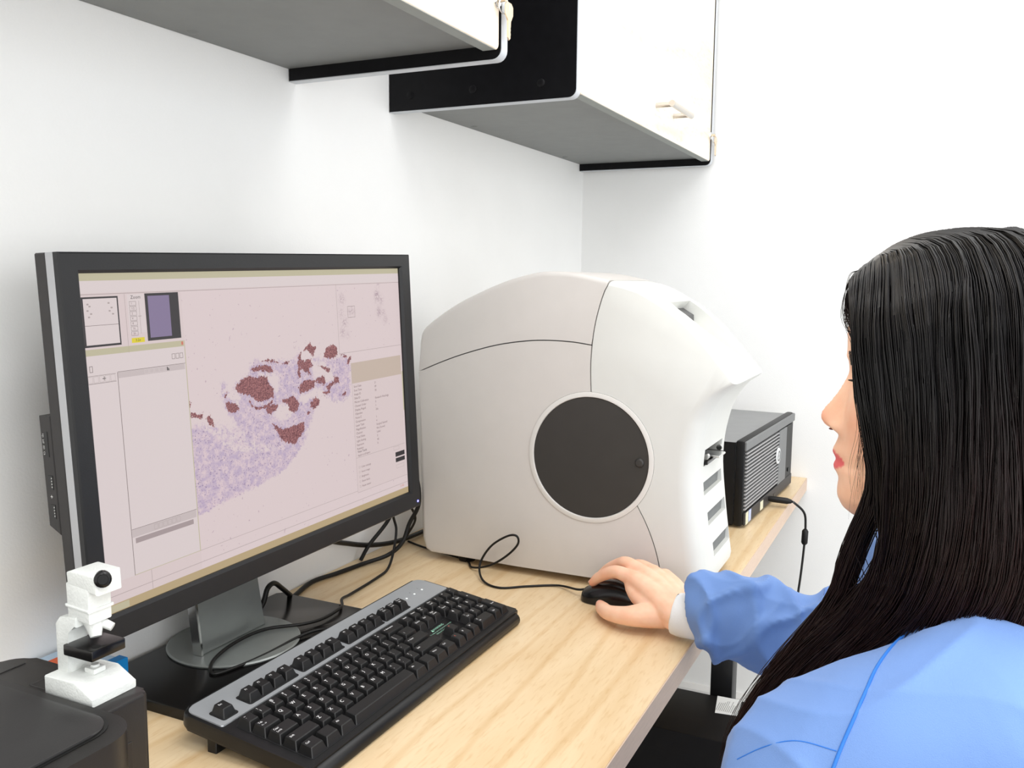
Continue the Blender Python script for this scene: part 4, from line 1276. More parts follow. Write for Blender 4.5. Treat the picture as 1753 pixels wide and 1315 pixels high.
# ------------------------------------------------------------------ mouse
M_MOUSE = mat('mouse_black', (0.005, 0.005, 0.0055), 0.22, var=0.08, spec=0.4)
mou = thing('computer_mouse', 'black computer mouse under the right hand on the desk', 'mouse', (1.217, 0.405, DZ))
def mouse_body():
    V, F = [], []
    nu, nv = 25, 24
    for i in range(nu):
        t = i / (nu - 1)
        yy = -0.056 + 0.112 * t                      # tail to nose
        wdt = 0.0305 * (max(0.0, 1 - abs(2 * t - 1) ** 3.4)) ** 0.42 * (1 - 0.10 * math.sin(math.pi * t) ** 2 + 0.02)
        hgt = 0.0365 * (max(0.0, math.sin(math.pi * min(1, t * 0.86 + 0.05))) ** 0.55) * (1 - 0.38 * t * t)
        if i in (0, nu - 1):
            wdt *= 0.3; hgt *= 0.35
        for k in range(nv):
            a = 2 * math.pi * k / nv
            cx_, cz_ = math.cos(a), math.sin(a)
            px_ = wdt * math.copysign(abs(cx_) ** 0.75, cx_)
            pz_ = (hgt * abs(cz_) ** 0.8) if cz_ > 0 else -0.0
            waist = 1 - 0.10 * (1 - min(1, pz_ / max(hgt, 1e-4) * 1.4)) * math.sin(math.pi * t)
            V.append((1.217 + px_ * waist, 0.405 + yy, DZ + 0.0012 + pz_))
    for i in range(nu - 1):
        for k in range(nv):
            F.append((i * nv + k, i * nv + (k + 1) % nv, (i + 1) * nv + (k + 1) % nv, (i + 1) * nv + k))
    F.append(tuple(range(nv))[::-1])
    F.append(tuple((nu - 1) * nv + k for k in range(nv)))
    return V, F
V, F = mouse_body()
mk('mouse_shell', V, F, M_MOUSE, mou, True, 50)
tube('scroll_wheel', [(1.2135, 0.440, DZ + 0.0235), (1.2205, 0.440, DZ + 0.0235)], 0.0065, M_RUBBER, mou, spline=False, ns=18)
for yy in (0.365, 0.445):
    box('glide_pad', (1.203, yy - 0.004, DZ), (1.231, yy + 0.004, DZ + 0.0013), M_RUBBER, mou, r=0)
tube('mouse_cord', [(1.217, 0.458, DZ + 0.012), (1.217, 0.470, DZ + 0.010), (1.238, 0.510, DZ + 0.003), (1.215, 0.552, DZ + 0.002), (1.190, 0.587, DZ + 0.002), (1.203, 0.622, DZ + 0.004), (1.232, 0.643, DZ + 0.018),
                    (1.236, 0.626, DZ + 0.049), (1.236, 0.597, DZ + 0.070), (1.238, 0.581, DZ + 0.072), (1.240, 0.580, DZ + 0.058), (1.240, 0.600, DZ + 0.036), (1.240, 0.630, DZ + 0.016), (1.252, 0.668, DZ + 0.004), (1.285, 0.70, DZ + 0.003), (1.31, 0.79, DZ + 0.003), (1.33, 0.84, DZ + 0.003)],
     0.0018, M_RUBBER, mou, n=10)

# ------------------------------------------------------------------ cables behind the keyboard and monitor
tag(tube('keyboard_cable', [(0.905, 0.6755, DZ + 0.016), (0.905, 0.700, DZ + 0.018), (0.880, 0.716, DZ + 0.016), (0.82, 0.720, DZ + 0.0145), (0.775, 0.726, DZ + 0.0145), (0.745, 0.737, DZ + 0.0148), (0.765, 0.758, DZ + 0.0178), (0.815, 0.772, DZ + 0.0185),
                        (0.868, 0.768, DZ + 0.0185), (0.905, 0.735, DZ + 0.0185), (0.940, 0.727, DZ + 0.0165), (0.985, 0.733, DZ + 0.0155), (1.018, 0.756, DZ + 0.012), (1.06, 0.770, DZ + 0.004), (1.14, 0.778, DZ + 0.003), (1.185, 0.787, DZ + 0.004), (1.225, 0.802, DZ + 0.022), (1.248, 0.812, DZ + 0.050), (1.245, 0.815, DZ + 0.078), (1.262, 0.800, DZ + 0.092), (1.290, 0.80, DZ + 0.060), (1.31, 0.83, DZ + 0.02)],
         0.0022, M_RUBBER, n=8), 'thin black keyboard cable looped over the monitor base', 'cable')
tag(tube('power_cable', [(1.01, 0.838, DZ + 0.004), (1.075, 0.855, DZ + 0.004), (1.125, 0.846, DZ + 0.004), (1.185, 0.835, DZ + 0.0045), (1.222, 0.812, DZ + 0.012), (1.243, 0.797, DZ + 0.030), (1.258, 0.792, DZ + 0.060), (1.262, 0.775, DZ + 0.10), (1.235, 0.772, DZ + 0.16), (1.12, 0.765, DZ + 0.22), (1.0, 0.76, DZ + 0.20)],
         0.0037, M_RUBBER, n=8), 'thick black monitor cable lying across the desk beside the wall', 'cable')
tag(tube('video_cable', [(0.96, 0.80, DZ + 0.165), (1.06, 0.828, DZ + 0.085), (1.17, 0.850, DZ + 0.040), (1.245, 0.851, DZ + 0.018), (1.31, 0.845, DZ + 0.009), (1.40, 0.843, DZ + 0.006)],
         0.0042, M_RUBBER, n=8), 'thick black video cable sagging along the wall behind the monitor', 'cable')
tag(tube('thin_signal_cable', [(1.20, 0.775, DZ + 0.20), (1.262, 0.818, DZ + 0.105), (1.254, 0.832, DZ + 0.062), (1.217, 0.846, DZ + 0.026), (1.20, 0.852, DZ + 0.003)],
         0.0034, M_RUBBER, n=8), 'short black cable dropping behind the lower right monitor corner', 'cable')
tag(tube('looped_cable', [(0.845, 0.820, DZ + 0.26), (0.862, 0.815, DZ + 0.12), (0.876, 0.812, DZ + 0.05), (0.893, 0.812, DZ + 0.0175), (0.915, 0.812, DZ + 0.03), (0.925, 0.812, DZ + 0.048), (0.942, 0.815, DZ + 0.050), (0.965, 0.822, DZ + 0.035), (1.005, 0.836, DZ + 0.006)],
         0.0036, M_RUBBER, n=8), 'black cable hanging in a bend beside the monitor neck', 'cable')

# ------------------------------------------------------------------ the person at the desk
def view_x(px, py, x):
    """point on the plane X = x seen at a photo position (used once, to lay out the hair in metres)"""
    d = CAMR.T @ np.array([(px - 876.5) / 1525.566, (py - 657.5) / 1525.566, 1.0])
    return np.array([0, 0, 1.215]) + d * (x / d[0])

def skin_material():
    m = bpy.data.materials.new('skin')
    m.use_nodes = True
    nt = m.node_tree
    L = nt.links.new
    b = nt.nodes['Principled BSDF']
    b.inputs['Roughness'].default_value = 0.48
    b.inputs['Specular IOR Level'].default_value = 0.35
    b.inputs['Subsurface Weight'].default_value = 0.25
    b.inputs['Subsurface Radius'].default_value = (0.012, 0.005, 0.003)
    b.inputs['Subsurface Scale'].default_value = 0.5
    tc = nt.nodes.new('ShaderNodeTexCoord')
    n = nt.nodes.new('ShaderNodeTexNoise')
    n.inputs['Scale'].default_value = 60
    L(tc.outputs['Object'], n.inputs['Vector'])
    r = nt.nodes.new('ShaderNodeValToRGB')
    r.color_ramp.elements[0].position = 0.3
    r.color_ramp.elements[0].color = srgb(242, 192, 162)
    r.color_ramp.elements[1].position = 0.7
    r.color_ramp.elements[1].color = srgb(248, 204, 176)
    L(n.outputs['Fac'], r.inputs[0])
    a = nt.nodes.new('ShaderNodeAttribute')
    a.attribute_name = 'lip'
    mx = nt.nodes.new('ShaderNodeMix')
    mx.data_type = 'RGBA'
    L(a.outputs['Fac'], mx.inputs[0])
    L(r.outputs[0], mx.inputs[6])
    mx.inputs[7].default_value = srgb(230, 104, 108)
    a2 = nt.nodes.new('ShaderNodeAttribute')
    a2.attribute_name = 'flush'
    mx2 = nt.nodes.new('ShaderNodeMix')
    mx2.data_type = 'RGBA'
    L(a2.outputs['Fac'], mx2.inputs[0])
    L(mx.outputs[2], mx2.inputs[6])
    mx2.inputs[7].default_value = srgb(238, 142, 108)
    L(mx2.outputs[2], b.inputs['Base Color'])
    n2 = nt.nodes.new('ShaderNodeTexNoise')
    n2.inputs['Scale'].default_value = 900
    L(tc.outputs['Object'], n2.inputs['Vector'])
    bp = nt.nodes.new('ShaderNodeBump')
    bp.inputs['Strength'].default_value = 0.10
    bp.inputs['Distance'].default_value = 0.001
    L(n2.outputs['Fac'], bp.inputs['Height'])
    L(bp.outputs[0], b.inputs['Normal'])
    return m
M_SKIN = skin_material()
M_NAIL = mat('nail', srgb(240, 190, 170), 0.25, var=0.03)
M_GOWN = mat('gown_blue', srgb(104, 140, 200), 0.7, var=0.05, scale=9, bump=0.22, bscale=1600, sheen=0.1)
M_SEAMBLUE = mat('gown_seam_blue', srgb(40, 112, 200), 0.7)
M_CUFF = mat('white_knit_cuff', (0.80, 0.81, 0.82), 0.8, var=0.03, bump=0.3, bscale=700)
M_DARKCLOTH = mat('dark_trousers', (0.02, 0.02, 0.03), 0.8)

HX = 0.800
class Soup:
    """closed pieces that overlap; a voxel remesh then fuses them into one continuous skin"""
    def __init__(self):
        self.V, self.F = [], []
    def add(self, V, F):
        b = len(self.V)
        self.V += [tuple(v) for v in V]
        self.F += [tuple(b + i for i in f) for f in F]
    def limb(self, pts, rad, n=6, ns=16, ru=None):
        C = catmull(pts, n)
        r = np.interp(np.linspace(0, len(pts) - 1, len(C)), np.arange(len(pts)), rad)
        # rounded ends
        T0 = (C[0] - C[1]) / np.linalg.norm(C[0] - C[1]); T1 = (C[-1] - C[-2]) / np.linalg.norm(C[-1] - C[-2])
        C = np.vstack([C[0] + T0 * r[0] * 0.85, C[0] + T0 * r[0] * 0.5, C, C[-1] + T1 * r[-1] * 0.5, C[-1] + T1 * r[-1] * 0.85])
        r = np.concatenate([[r[0] * 0.4, r[0] * 0.82], r, [r[-1] * 0.82, r[-1] * 0.4]])
        self.add(*sweep(C, r, ns, ru))
    def stack(self, secs, ns=40):
        """horizontal elliptic sections: (z, cx, cy, half width, half depth)"""
        V, F = [], []
        for (z, cx, cy, a, b) in secs:
            for k in range(ns):
                t = 2 * math.pi * k / ns
                V.append((cx + a * math.copysign(abs(math.cos(t)) ** 0.85, math.cos(t)), cy + b * math.copysign(abs(math.sin(t)) ** 0.85, math.sin(t)), z))
        for i in range(len(secs) - 1):
            for k in range(ns):
                F.append((i * ns + k, i * ns + (k + 1) % ns, (i + 1) * ns + (k + 1) % ns, (i + 1) * ns + k))
        F.append(tuple(range(ns))[::-1])
        F.append(tuple((len(secs) - 1) * ns + k for k in range(ns)))
        self.add(V, F)
    def build(self, name, m, voxel, smooth, parent=None, disp=None):
        me = bpy.data.meshes.new(name)
        me.from_pydata(self.V, [], self.F)
        o = bpy.data.objects.new(name, me)
        COL.objects.link(o)
        rm = o.modifiers.new('fuse', 'REMESH')
        rm.mode = 'VOXEL'
        rm.voxel_size = voxel
        sm = o.modifiers.new('smooth', 'SMOOTH')
        sm.factor = 0.5
        sm.iterations = smooth
        dg = bpy.context.evaluated_depsgraph_get()
        me2 = bpy.data.meshes.new_from_object(o.evaluated_get(dg))
        o.modifiers.clear()
        o.data = me2
        bpy.data.meshes.remove(me)
        me2.name = name
        me2.materials.clear()
        me2.materials.append(m)
        me2.polygons.foreach_set('use_smooth', [True] * len(me2.polygons))
        me2.update()
        attach(o, parent, True)
        return o

# ---- head as a grid of horizontal sections with a sculpted profile
zk = [1.0165, 1.020, 1.026, 1.035, 1.049, 1.060, 1.075, 1.090, 1.110, 1.130, 1.140, 1.155, 1.180, 1.200, 1.218, 1.232, 1.240, 1.2425]
Fk = [0.050, 0.0585, 0.0655, 0.0695, 0.0680, 0.0680, 0.0685, 0.0680, 0.0660, 0.0640, 0.0640, 0.0675, 0.0690, 0.0640, 0.0500, 0.0260, 0.0000, -0.015]
Bk = [0.030, 0.020, 0.005, -0.012, -0.040, -0.060, -0.085, -0.098, -0.110, -0.116, -0.118, -0.119, -0.115, -0.108, -0.094, -0.070, -0.045, -0.030]
Wk = [0.012, 0.020, 0.030, 0.040, 0.049, 0.054, 0.0595, 0.0635, 0.068, 0.0705, 0.0715, 0.0735, 0.0735, 0.069, 0.058, 0.042, 0.022, 0.006]
# true midline profile (nose, lips, chin)
pz = [1.0165, 1.020, 1.026, 1.035, 1.043, 1.049, 1.0535, 1.0565, 1.0595, 1.0635, 1.0655, 1.0690, 1.0725, 1.077, 1.083, 1.087, 1.0895, 1.0925, 1.097, 1.102, 1.107, 1.115, 1.124, 1.133, 1.140, 1.148, 1.155, 1.180, 1.2425]
pf = [0.050, 0.0590, 0.0665, 0.0708, 0.0708, 0.0698, 0.0716, 0.0744, 0.0757, 0.0735, 0.0722, 0.0756, 0.0768, 0.0746, 0.0722, 0.0718, 0.0752, 0.0825, 0.0868, 0.0882, 0.0855, 0.0795, 0.0735, 0.0690, 0.0662, 0.0668, 0.0685, 0.0690, -0.015]
def head_mesh(nz=110, na=96):
    V, F = [], []
    zs = np.concatenate([np.linspace(1.0165, 1.16, 84), np.linspace(1.1625, 1.2425, nz - 84)])
    for z in zs:
        f, bk, wd = np.interp(z, zk, Fk), np.interp(z, zk, Bk), np.interp(z, zk, Wk)
        prof = np.interp(z, pz, pf)
        extra = prof - f
        sig = np.interp(z, [1.02, 1.05, 1.060, 1.073, 1.083, 1.090, 1.096, 1.104, 1.115, 1.130, 1.145], [0.020, 0.022, 0.017, 0.017, 0.012, 0.0125, 0.0120, 0.0095, 0.0075, 0.0065, 0.008])
        yc = f - 0.085 if z > 1.06 else f + (bk - f) * 0.5
        df, db = f - yc, yc - bk
        for k in range(na):
            # denser columns towards the face
            t = 2 * math.pi * k / na
            t = t - 0.55 * math.sin(t)
            c, s = math.cos(t), math.sin(t)
            x = wd * math.copysign(abs(s) ** 0.86, s)
            y = yc + (df * math.copysign(abs(c) ** 0.80, c) if c > 0 else db * c)
            if c > 0:
                y += extra * math.exp(-(x / sig) ** 2 / 1.0) if extra > 0 else extra * math.exp(-(x / 0.03) ** 2)
                # nostril wings, eye sockets, cheek
                y += 0.0050 * math.exp(-((abs(x) - 0.0125) / 0.0048) ** 2 - ((z - 1.0925) / 0.0048) ** 2)
                y -= 0.0085 * math.exp(-((abs(x) - 0.031) / 0.014) ** 2 - ((z - 1.138) / 0.0085) ** 2)
                y += 0.0030 * math.exp(-((abs(x) - 0.036) / 0.018) ** 2 - ((z - 1.108) / 0.016) ** 2)
                y += 0.0025 * math.exp(-((abs(x) - 0.030) / 0.016) ** 2 - ((z - 1.154) / 0.006) ** 2)
                y -= 0.0022 * math.exp(-((abs(x) - 0.0055) / 0.0030) ** 2 - ((z - 1.0895) / 0.0020) ** 2)
            V.append((HX + x, y, z))
    n = len(zs)
    for i in range(n - 1):
        for k in range(na):
            F.append((i * na + k, i * na + (k + 1) % na, (i + 1) * na + (k + 1) % na, (i + 1) * na + k))
    F.append(tuple(range(na))[::-1])
    F.append(tuple((n - 1) * na + k for k in range(na)))
    return V, F

body = Soup()
body.add(*head_mesh())
body.limb([(HX, -0.055, 1.10), (HX, -0.045, 1.04), (HX, -0.045, 0.98), (HX, -0.055, 0.93)], [0.052, 0.052, 0.055, 0.065])
body.stack([(0.46, HX, -0.10, 0.13, 0.09), (0.62, HX, -0.10, 0.125, 0.085), (0.80, HX, -0.08, 0.14, 0.085), (0.90, HX, -0.06, 0.15, 0.07), (0.94, HX, -0.055, 0.12, 0.055)])
# arms under the gown
body.limb([(0.67, -0.05, 0.915), (0.645, 0.03, 0.85), (0.630, 0.085, 0.74), (0.64, 0.12, 0.675), (0.70, 0.17, 0.625), (0.745, 0.195, 0.60)], [0.040, 0.038, 0.034, 0.034, 0.030, 0.022])
WR = np.array([1.131, 0.292, 0.7715])
body.limb([(0.92, -0.03, 0.915), (1.02, 0.02, 0.86), (1.115, 0.058, 0.785), (1.125, 0.13, 0.772), (1.128, 0.22, 0.771), WR], [0.040, 0.036, 0.034, 0.034, 0.028, 0.0225])
# left hand, resting in the lap
for q in range(4):
    a0 = np.array([0.758 + 0.010 * q, 0.205 - 0.010 * q, 0.592 - 0.004 * q])
    d = np.array([0.055 - 0.006 * abs(q - 1), 0.028, -0.020])
    body.limb([(0.745, 0.195, 0.600), a0, a0 + d * 0.6, a0 + d * 0.95 + np.array([0, 0, -0.012])], [0.016, 0.0105, 0.0088, 0.0070], ns=10)
body.limb([(0.735, 0.192, 0.600), (0.752, 0.222, 0.600), (0.785, 0.240, 0.592)], [0.015, 0.011, 0.008], ns=10)
# right hand on the mouse
FING = {
    'index':  [(1.172, 0.370, 0.7975), (1.184, 0.396, 0.7985), (1.193, 0.414, 0.7905), (1.203, 0.431, 0.7785), (1.209, 0.4415, 0.7675)],
    'middle': [(1.191, 0.362, 0.8020), (1.206, 0.388, 0.8060), (1.216, 0.403, 0.8000), (1.227, 0.424, 0.7860), (1.232, 0.440, 0.7700)],
    'ring':   [(1.207, 0.350, 0.7985), (1.223, 0.374, 0.8000), (1.232, 0.388, 0.7920), (1.241, 0.407, 0.7760), (1.244, 0.419, 0.7620)],
    'pinky':  [(1.219, 0.336, 0.7910), (1.234, 0.355, 0.7880), (1.241, 0.366, 0.7800), (1.2465, 0.380, 0.7670), (1.248, 0.390, 0.7560)],
}
FR_ = {'index': [0.0110, 0.0096, 0.0090, 0.0080, 0.0066], 'middle': [0.0112, 0.0098, 0.0092, 0.0082, 0.0068],
       'ring': [0.0108, 0.0092, 0.0086, 0.0077, 0.0064], 'pinky': [0.0100, 0.0082, 0.0076, 0.0068, 0.0058]}
for i, (k, p) in enumerate(FING.items()):
    body.limb(p, FR_[k], n=5, ns=14)
    w0 = WR + np.array([0.008 * (i - 1.2), 0.004 - 0.004 * i, 0.004])
    mid = (w0 * 0.5 + np.array(p[0]) * 0.5) + np.array([0, 0, 0.004])
    body.limb([w0, mid, p[0]], [0.0175, 0.0150, 0.0118], n=6, ns=14)
    body.limb([w0 + np.array([0, 0, -0.010]), mid + np.array([0, 0, -0.013]), np.array(p[0]) + np.array([0, 0, -0.010])], [0.0135, 0.0135, 0.0110], n=6, ns=14)
THUMB = [(1.133, 0.312, 0.7670), (1.121, 0.337, 0.7660), (1.118, 0.360, 0.7625), (1.131, 0.388, 0.7570), (1.150, 0.404, 0.7540), (1.163, 0.412, 0.7525)]
body.limb(THUMB, [0.0185, 0.0165, 0.0130, 0.0108, 0.0100, 0.0080], n=5, ns=14)
body.limb([(1.135, 0.325, 0.774), (1.150, 0.352, 0.779), (1.166, 0.368, 0.786)], [0.0150, 0.0120, 0.0100], n=5, ns=14)
per = body.build('person', M_SKIN, 0.0021, 3)
tag(per, 'person with long black hair in a blue gown, right hand on the mouse', 'person')
# lips and flushed fingertips as masks on the skin
n = len(per.data.vertices)
co = np.empty(n * 3)
per.data.vertices.foreach_get('co', co)
co = co.reshape(-1, 3) + np.array(per.location)
xx, yy, zz = np.abs(co[:, 0] - HX), co[:, 1], co[:, 2]
hw = np.clip(0.0235 - xx, 0, 1) / 0.0235
up_h = 1.0655 + 0.0095 * np.sqrt(np.clip(hw, 0, 1)) * (1 - 0.16 * np.exp(-(xx / 0.004) ** 2))
lo_h = 1.0648 - 0.0105 * np.sqrt(np.clip(hw, 0, 1))
lip = np.clip((np.minimum(up_h - zz, zz - lo_h)) / 0.0012, 0, 1) * (xx < 0.0235) * (yy > 0.05)
fl = np.zeros(n)
for k, p in FING.items():
    for q, s in ((p[4], 0.85), (p[2], 0.35), (p[0], 0.35)):
        fl = np.maximum(fl, s * np.exp(-np.sum((co - np.array(q)) ** 2, 1) / 0.011 ** 2))
fl = np.maximum(fl, 0.8 * np.exp(-np.sum((co - np.array(THUMB[5])) ** 2, 1) / 0.014 ** 2))
fl = np.maximum(fl, 0.45 * np.exp(-np.sum((co - np.array([HX, 0.088, 1.100])) ** 2, 1) / 0.010 ** 2))
fl = np.maximum(fl, 0.30 * np.exp(-np.sum((co - np.array([HX - 0.04, 0.05, 1.100])) ** 2, 1) / 0.020 ** 2))
for nm, arr in (('lip', lip), ('flush', fl)):
    at = per.data.attributes.new(nm, 'FLOAT', 'POINT')
    at.data.foreach_set('value', arr.astype(np.float32))
# eyes, lashes, brows
M_EYE = mat('eye_white', (0.75, 0.73, 0.70), 0.2, var=0.03)
M_IRIS = mat('iris_dark', (0.012, 0.007, 0.005), 0.15)
M_LASH = mat('lash_black', (0.006, 0.005, 0.005), 0.6)
for s in (-1, 1):
    ex = HX + s * 0.031
    ey, ez, er = 0.0450, 1.1385, 0.0125
    eye = lathe('eye', [(er * math.sin(a), er * math.cos(a)) for a in np.linspace(0, math.pi, 13)], M_EYE, per, 20, xf=lambda v, ex=ex: (ex + v[0], ey + v[2], ez + v[1]))
    lathe('iris', [(0.0, er + 0.0006), (0.004, er + 0.0001), (0.0058, er - 0.0013)], M_IRIS, eye, 18, xf=lambda v, ex=ex: (ex + v[0], ey + v[2] * math.cos(-0.35), ez + v[1] + v[2] * math.sin(-0.35)))
    # lowered upper lid
    V, F = [], []
    na_, nb_ = 13, 6
    for i in range(na_):
        a = -1.15 + 2.3 * i / (na_ - 1)
        for j in range(nb_):
            e = 1.05 - (1.05 + 0.10) * j / (nb_ - 1)
            r = er + 0.0009
            V.append((ex + r * math.sin(a) * math.cos(e * 0.6), ey + r * math.cos(a) * math.cos(e), ez + r * math.sin(e)))
    for i in range(na_ - 1):
        for j in range(nb_ - 1):
            F.append((i * nb_ + j, (i + 1) * nb_ + j, (i + 1) * nb_ + j + 1, i * nb_ + j + 1))
    lid = mk('eyelid', V, F, M_SKIN, per, True, 80)
    V, F = [], []
    for i in range(26):
        a = -1.05 + 2.1 * i / 25
        r = er + 0.0009
        p0 = np.array([ex + r * math.sin(a), ey + r * math.cos(a) * 0.99, ez - 0.0014])
        d = np.array([math.sin(a) * 0.6 + 0.25 * s, math.cos(a), -0.35]); d /= np.linalg.norm(d)
        c_ = [p0, p0 + d * 0.0035, p0 + d * 0.0065 + np.array([0, 0, 0.0010])]
        v_, f_ = sweep(c_, [0.00028, 0.00022, 0.00008], 4)
        b0 = len(V); V += v_; F += [tuple(b0 + q for q in f) for f in f_]
    mk('eyelashes', V, F, M_LASH, lid)
    V, F = [], []
    for i in range(70):
        t = RNG.random()
        bx = HX + s * (0.012 + 0.036 * t)
        bz = 1.1535 + 0.0050 * math.sin(math.pi * min(1, t * 1.15)) - 0.003 * t + 0.0028 * (RNG.random() - 0.5)
        by = 0.0668 - 0.55 * max(0, (abs(bx - HX) - 0.012)) ** 1.35
        p0 = np.array([bx, by, bz])
        d = np.array([s * 0.0055, -0.0016, 0.0012 + 0.001 * RNG.random()])
        v_, f_ = sweep([p0, p0 + d * 0.5 + np.array([0, 0.0006, 0]), p0 + d], [0.0004, 0.0004, 0.00015], 4)
        b0 = len(V); V += v_; F += [tuple(b0 + q for q in f) for f in f_]
    mk('eyebrow', V, F, M_LASH, per)
M_NOSTRIL_SHADE = mat('nostril_shade', srgb(96, 38, 28), 0.8)  # dark colour stands for the shade inside the nose openings
for s in (-1, 1):
    lathe('nostril', [(math.sin(a), math.cos(a)) for a in np.linspace(0, math.pi, 9)], M_NOSTRIL_SHADE, per, 12,
          xf=lambda v, s=s: (HX + s * 0.0092 + 0.0022 * v[0], 0.0768 + 0.0026 * v[1], 1.0914 + 0.0010 * v[2]))
# fingernails
def nail(p, tip, up, w, l):
    p, tip, up = map(lambda q: np.array(q, float), (p, tip, up))
    d = tip - p; d /= np.linalg.norm(d)
    up = up - d * (up @ d); up /= np.linalg.norm(up)
    sd = np.cross(d, up)
    V, F = [], []
    for i in range(6):
        for j in range(5):
            u = (i / 5 - 0.25) * l; v = (j / 4 - 0.5) * w * (1 - 0.25 * (i / 5) ** 3)
            V.append(tip + d * (u - l * 0.4) + sd * v + up * (w * 0.62 - 3.2 * v * v / w * 0.35))
    for i in range(5):
        for j in range(4):
            F.append((i * 5 + j, (i + 1) * 5 + j, (i + 1) * 5 + j + 1, i * 5 + j + 1))
    o = mk('fingernail', V, F, M_NAIL, per, True, 80)
    return o
for k, p in FING.items():
    nail(p[3], np.array(p[4]) + 0.0, (-0.1, 0.5, 0.8), 0.0100 if k != 'pinky' else 0.0085, 0.011)
nail(THUMB[4], THUMB[5], (-0.75, -0.3, 0.62), 0.0118, 0.013)

# ---- gown
gown = Soup()
gown.stack([(0.43, HX, -0.08, 0.200, 0.150), (0.55, HX, -0.09, 0.185, 0.135), (0.70, HX, -0.085, 0.178, 0.125), (0.82, HX, -0.070, 0.182, 0.120), (0.885, HX, -0.058, 0.188, 0.110),
            (0.925, HX, -0.052, 0.175, 0.098), (0.955, HX, -0.050, 0.145, 0.084), (0.980, HX, -0.048, 0.105, 0.070), (0.998, HX, -0.045, 0.070, 0.060)])
def sleeve(pts, rad, folds, seed, ns=64, n=14, start=0.0):
    """loose sleeve: radius modulated by sharp slanting folds that fade out towards the shoulder"""
    rg = np.random.default_rng(seed)
    C = catmull(pts, n)
    r = np.interp(np.linspace(0, len(pts) - 1, len(C)), np.arange(len(pts)), rad)
    T, N, B = frames(C)
    V, F = [], []
    ph = rg.random(8) * 6.28
    for i in range(len(C)):
        s = i / (len(C) - 1)
        amp = folds * np.interp(s, [0, start, min(1, start + 0.2), 1], [0.0, 0.0, 1, 1])
        for k in range(ns):
            a = 2 * math.pi * k / ns
            w1 = 1 - abs(math.sin(13.0 * s + 1.6 * math.sin(a + ph[0]) + ph[1] + 0.6 * math.sin(3 * a + ph[2])))
            w2 = 1 - abs(math.sin(19.0 * s - 1.9 * math.sin(a + ph[3]) + ph[4] + 0.5 * math.sin(2 * a + ph[5])))
            w3 = math.sin(3 * a + 5 * s + ph[6])
            rr = r[i] * (1 + amp * (0.42 * (w1 ** 2.0 - 0.25) + 0.30 * (w2 ** 2.0 - 0.25) + 0.08 * w3))
            V.append(C[i] + rr * (math.cos(a) * N[i] + math.sin(a) * B[i]))
    for i in range(len(C) - 1):
        for k in range(ns):
            F.append((i * ns + k, i * ns + (k + 1) % ns, (i + 1) * ns + (k + 1) % ns, (i + 1) * ns + k))
    F.append(tuple(range(ns))[::-1])
    F.append(tuple((len(C) - 1) * ns + k for k in range(ns)))
    gown.add(V, F)
# left (near) sleeve, upper arm brought forward
sleeve([(0.71, -0.055, 0.915), (0.655, -0.045, 0.916), (0.640, 0.050, 0.866), (0.630, 0.060, 0.822), (0.624, 0.070, 0.755), (0.630, 0.108, 0.675), (0.675, 0.155, 0.640), (0.715, 0.182, 0.618)],
       [0.060, 0.069, 0.068, 0.064, 0.062, 0.062, 0.050, 0.040], 0.10, 3, start=0.12)
# right sleeve reaching to the mouse
sleeve([(0.88, -0.045, 0.912), (0.955, -0.004, 0.913), (1.050, 0.028, 0.842), (1.125, 0.064, 0.785), (1.138, 0.120, 0.768), (1.135, 0.180, 0.775), (1.128, 0.222, 0.786), (1.124, 0.252, 0.788), (1.1255, 0.264, 0.785)],
       [0.060, 0.070, 0.066, 0.064, 0.058, 0.056, 0.056, 0.050, 0.036], 0.42, 11, start=0.25)
# lap of the gown over the thighs
for s in (-1, 1):
    gown.limb([(HX + s * 0.08, -0.07, 0.50), (HX + s * 0.09, 0.10, 0.515), (HX + s * 0.095, 0.27, 0.505), (HX + s * 0.095, 0.34, 0.47)], [0.095, 0.095, 0.085, 0.075])
go = gown.build('gown', M_GOWN, 0.0027, 1, per)
go['label'] = 'light blue disposable gown'
# soft creases pressed into the cloth
n = len(go.data.vertices)
co = np.empty(n * 3); go.data.vertices.foreach_get('co', co); co = co.reshape(-1, 3)
nr = np.empty(n * 3); go.data.vertices.foreach_get('normal', nr); nr = nr.reshape(-1, 3)
X_, Y_, Z_ = co.T
wa = np.sin(17 * X_ + 9 * Z_) + 0.7 * np.sin(23 * Y_ - 14 * Z_ + 1.3)
r1 = (1 - np.abs(np.sin(15 * Y_ + 19 * Z_ + 1.4 * wa))) ** 3
r2 = (1 - np.abs(np.sin(26 * X_ - 16 * Y_ + 12 * Z_ + 1.1 * wa + 0.8))) ** 3
co = co + nr * (0.0030 * r1 + 0.0022 * r2 + 0.0018 * np.sin(31 * Y_ + 2 * wa))[:, None]
go.data.vertices.foreach_set('co', co.ravel())
go.data.update()
cuff_pts = [(1.1255, 0.248, 0.7800), (1.1270, 0.264, 0.7765), (1.1285, 0.278, 0.7735), (1.1300, 0.289, 0.7725), (1.1303, 0.291, 0.7725), (1.1300, 0.288, 0.7725), (1.129, 0.280, 0.7725)]
V, F = sweep(catmull(cuff_pts, 3), np.interp(np.linspace(0, 6, 19), range(7), [0.0345, 0.0320, 0.0295, 0.0285, 0.0270, 0.0255, 0.0250]), 28)
cf = mk('knit_cuff', V, F, M_CUFF, per, True, 70)
cf['label'] = 'white knitted cuff'
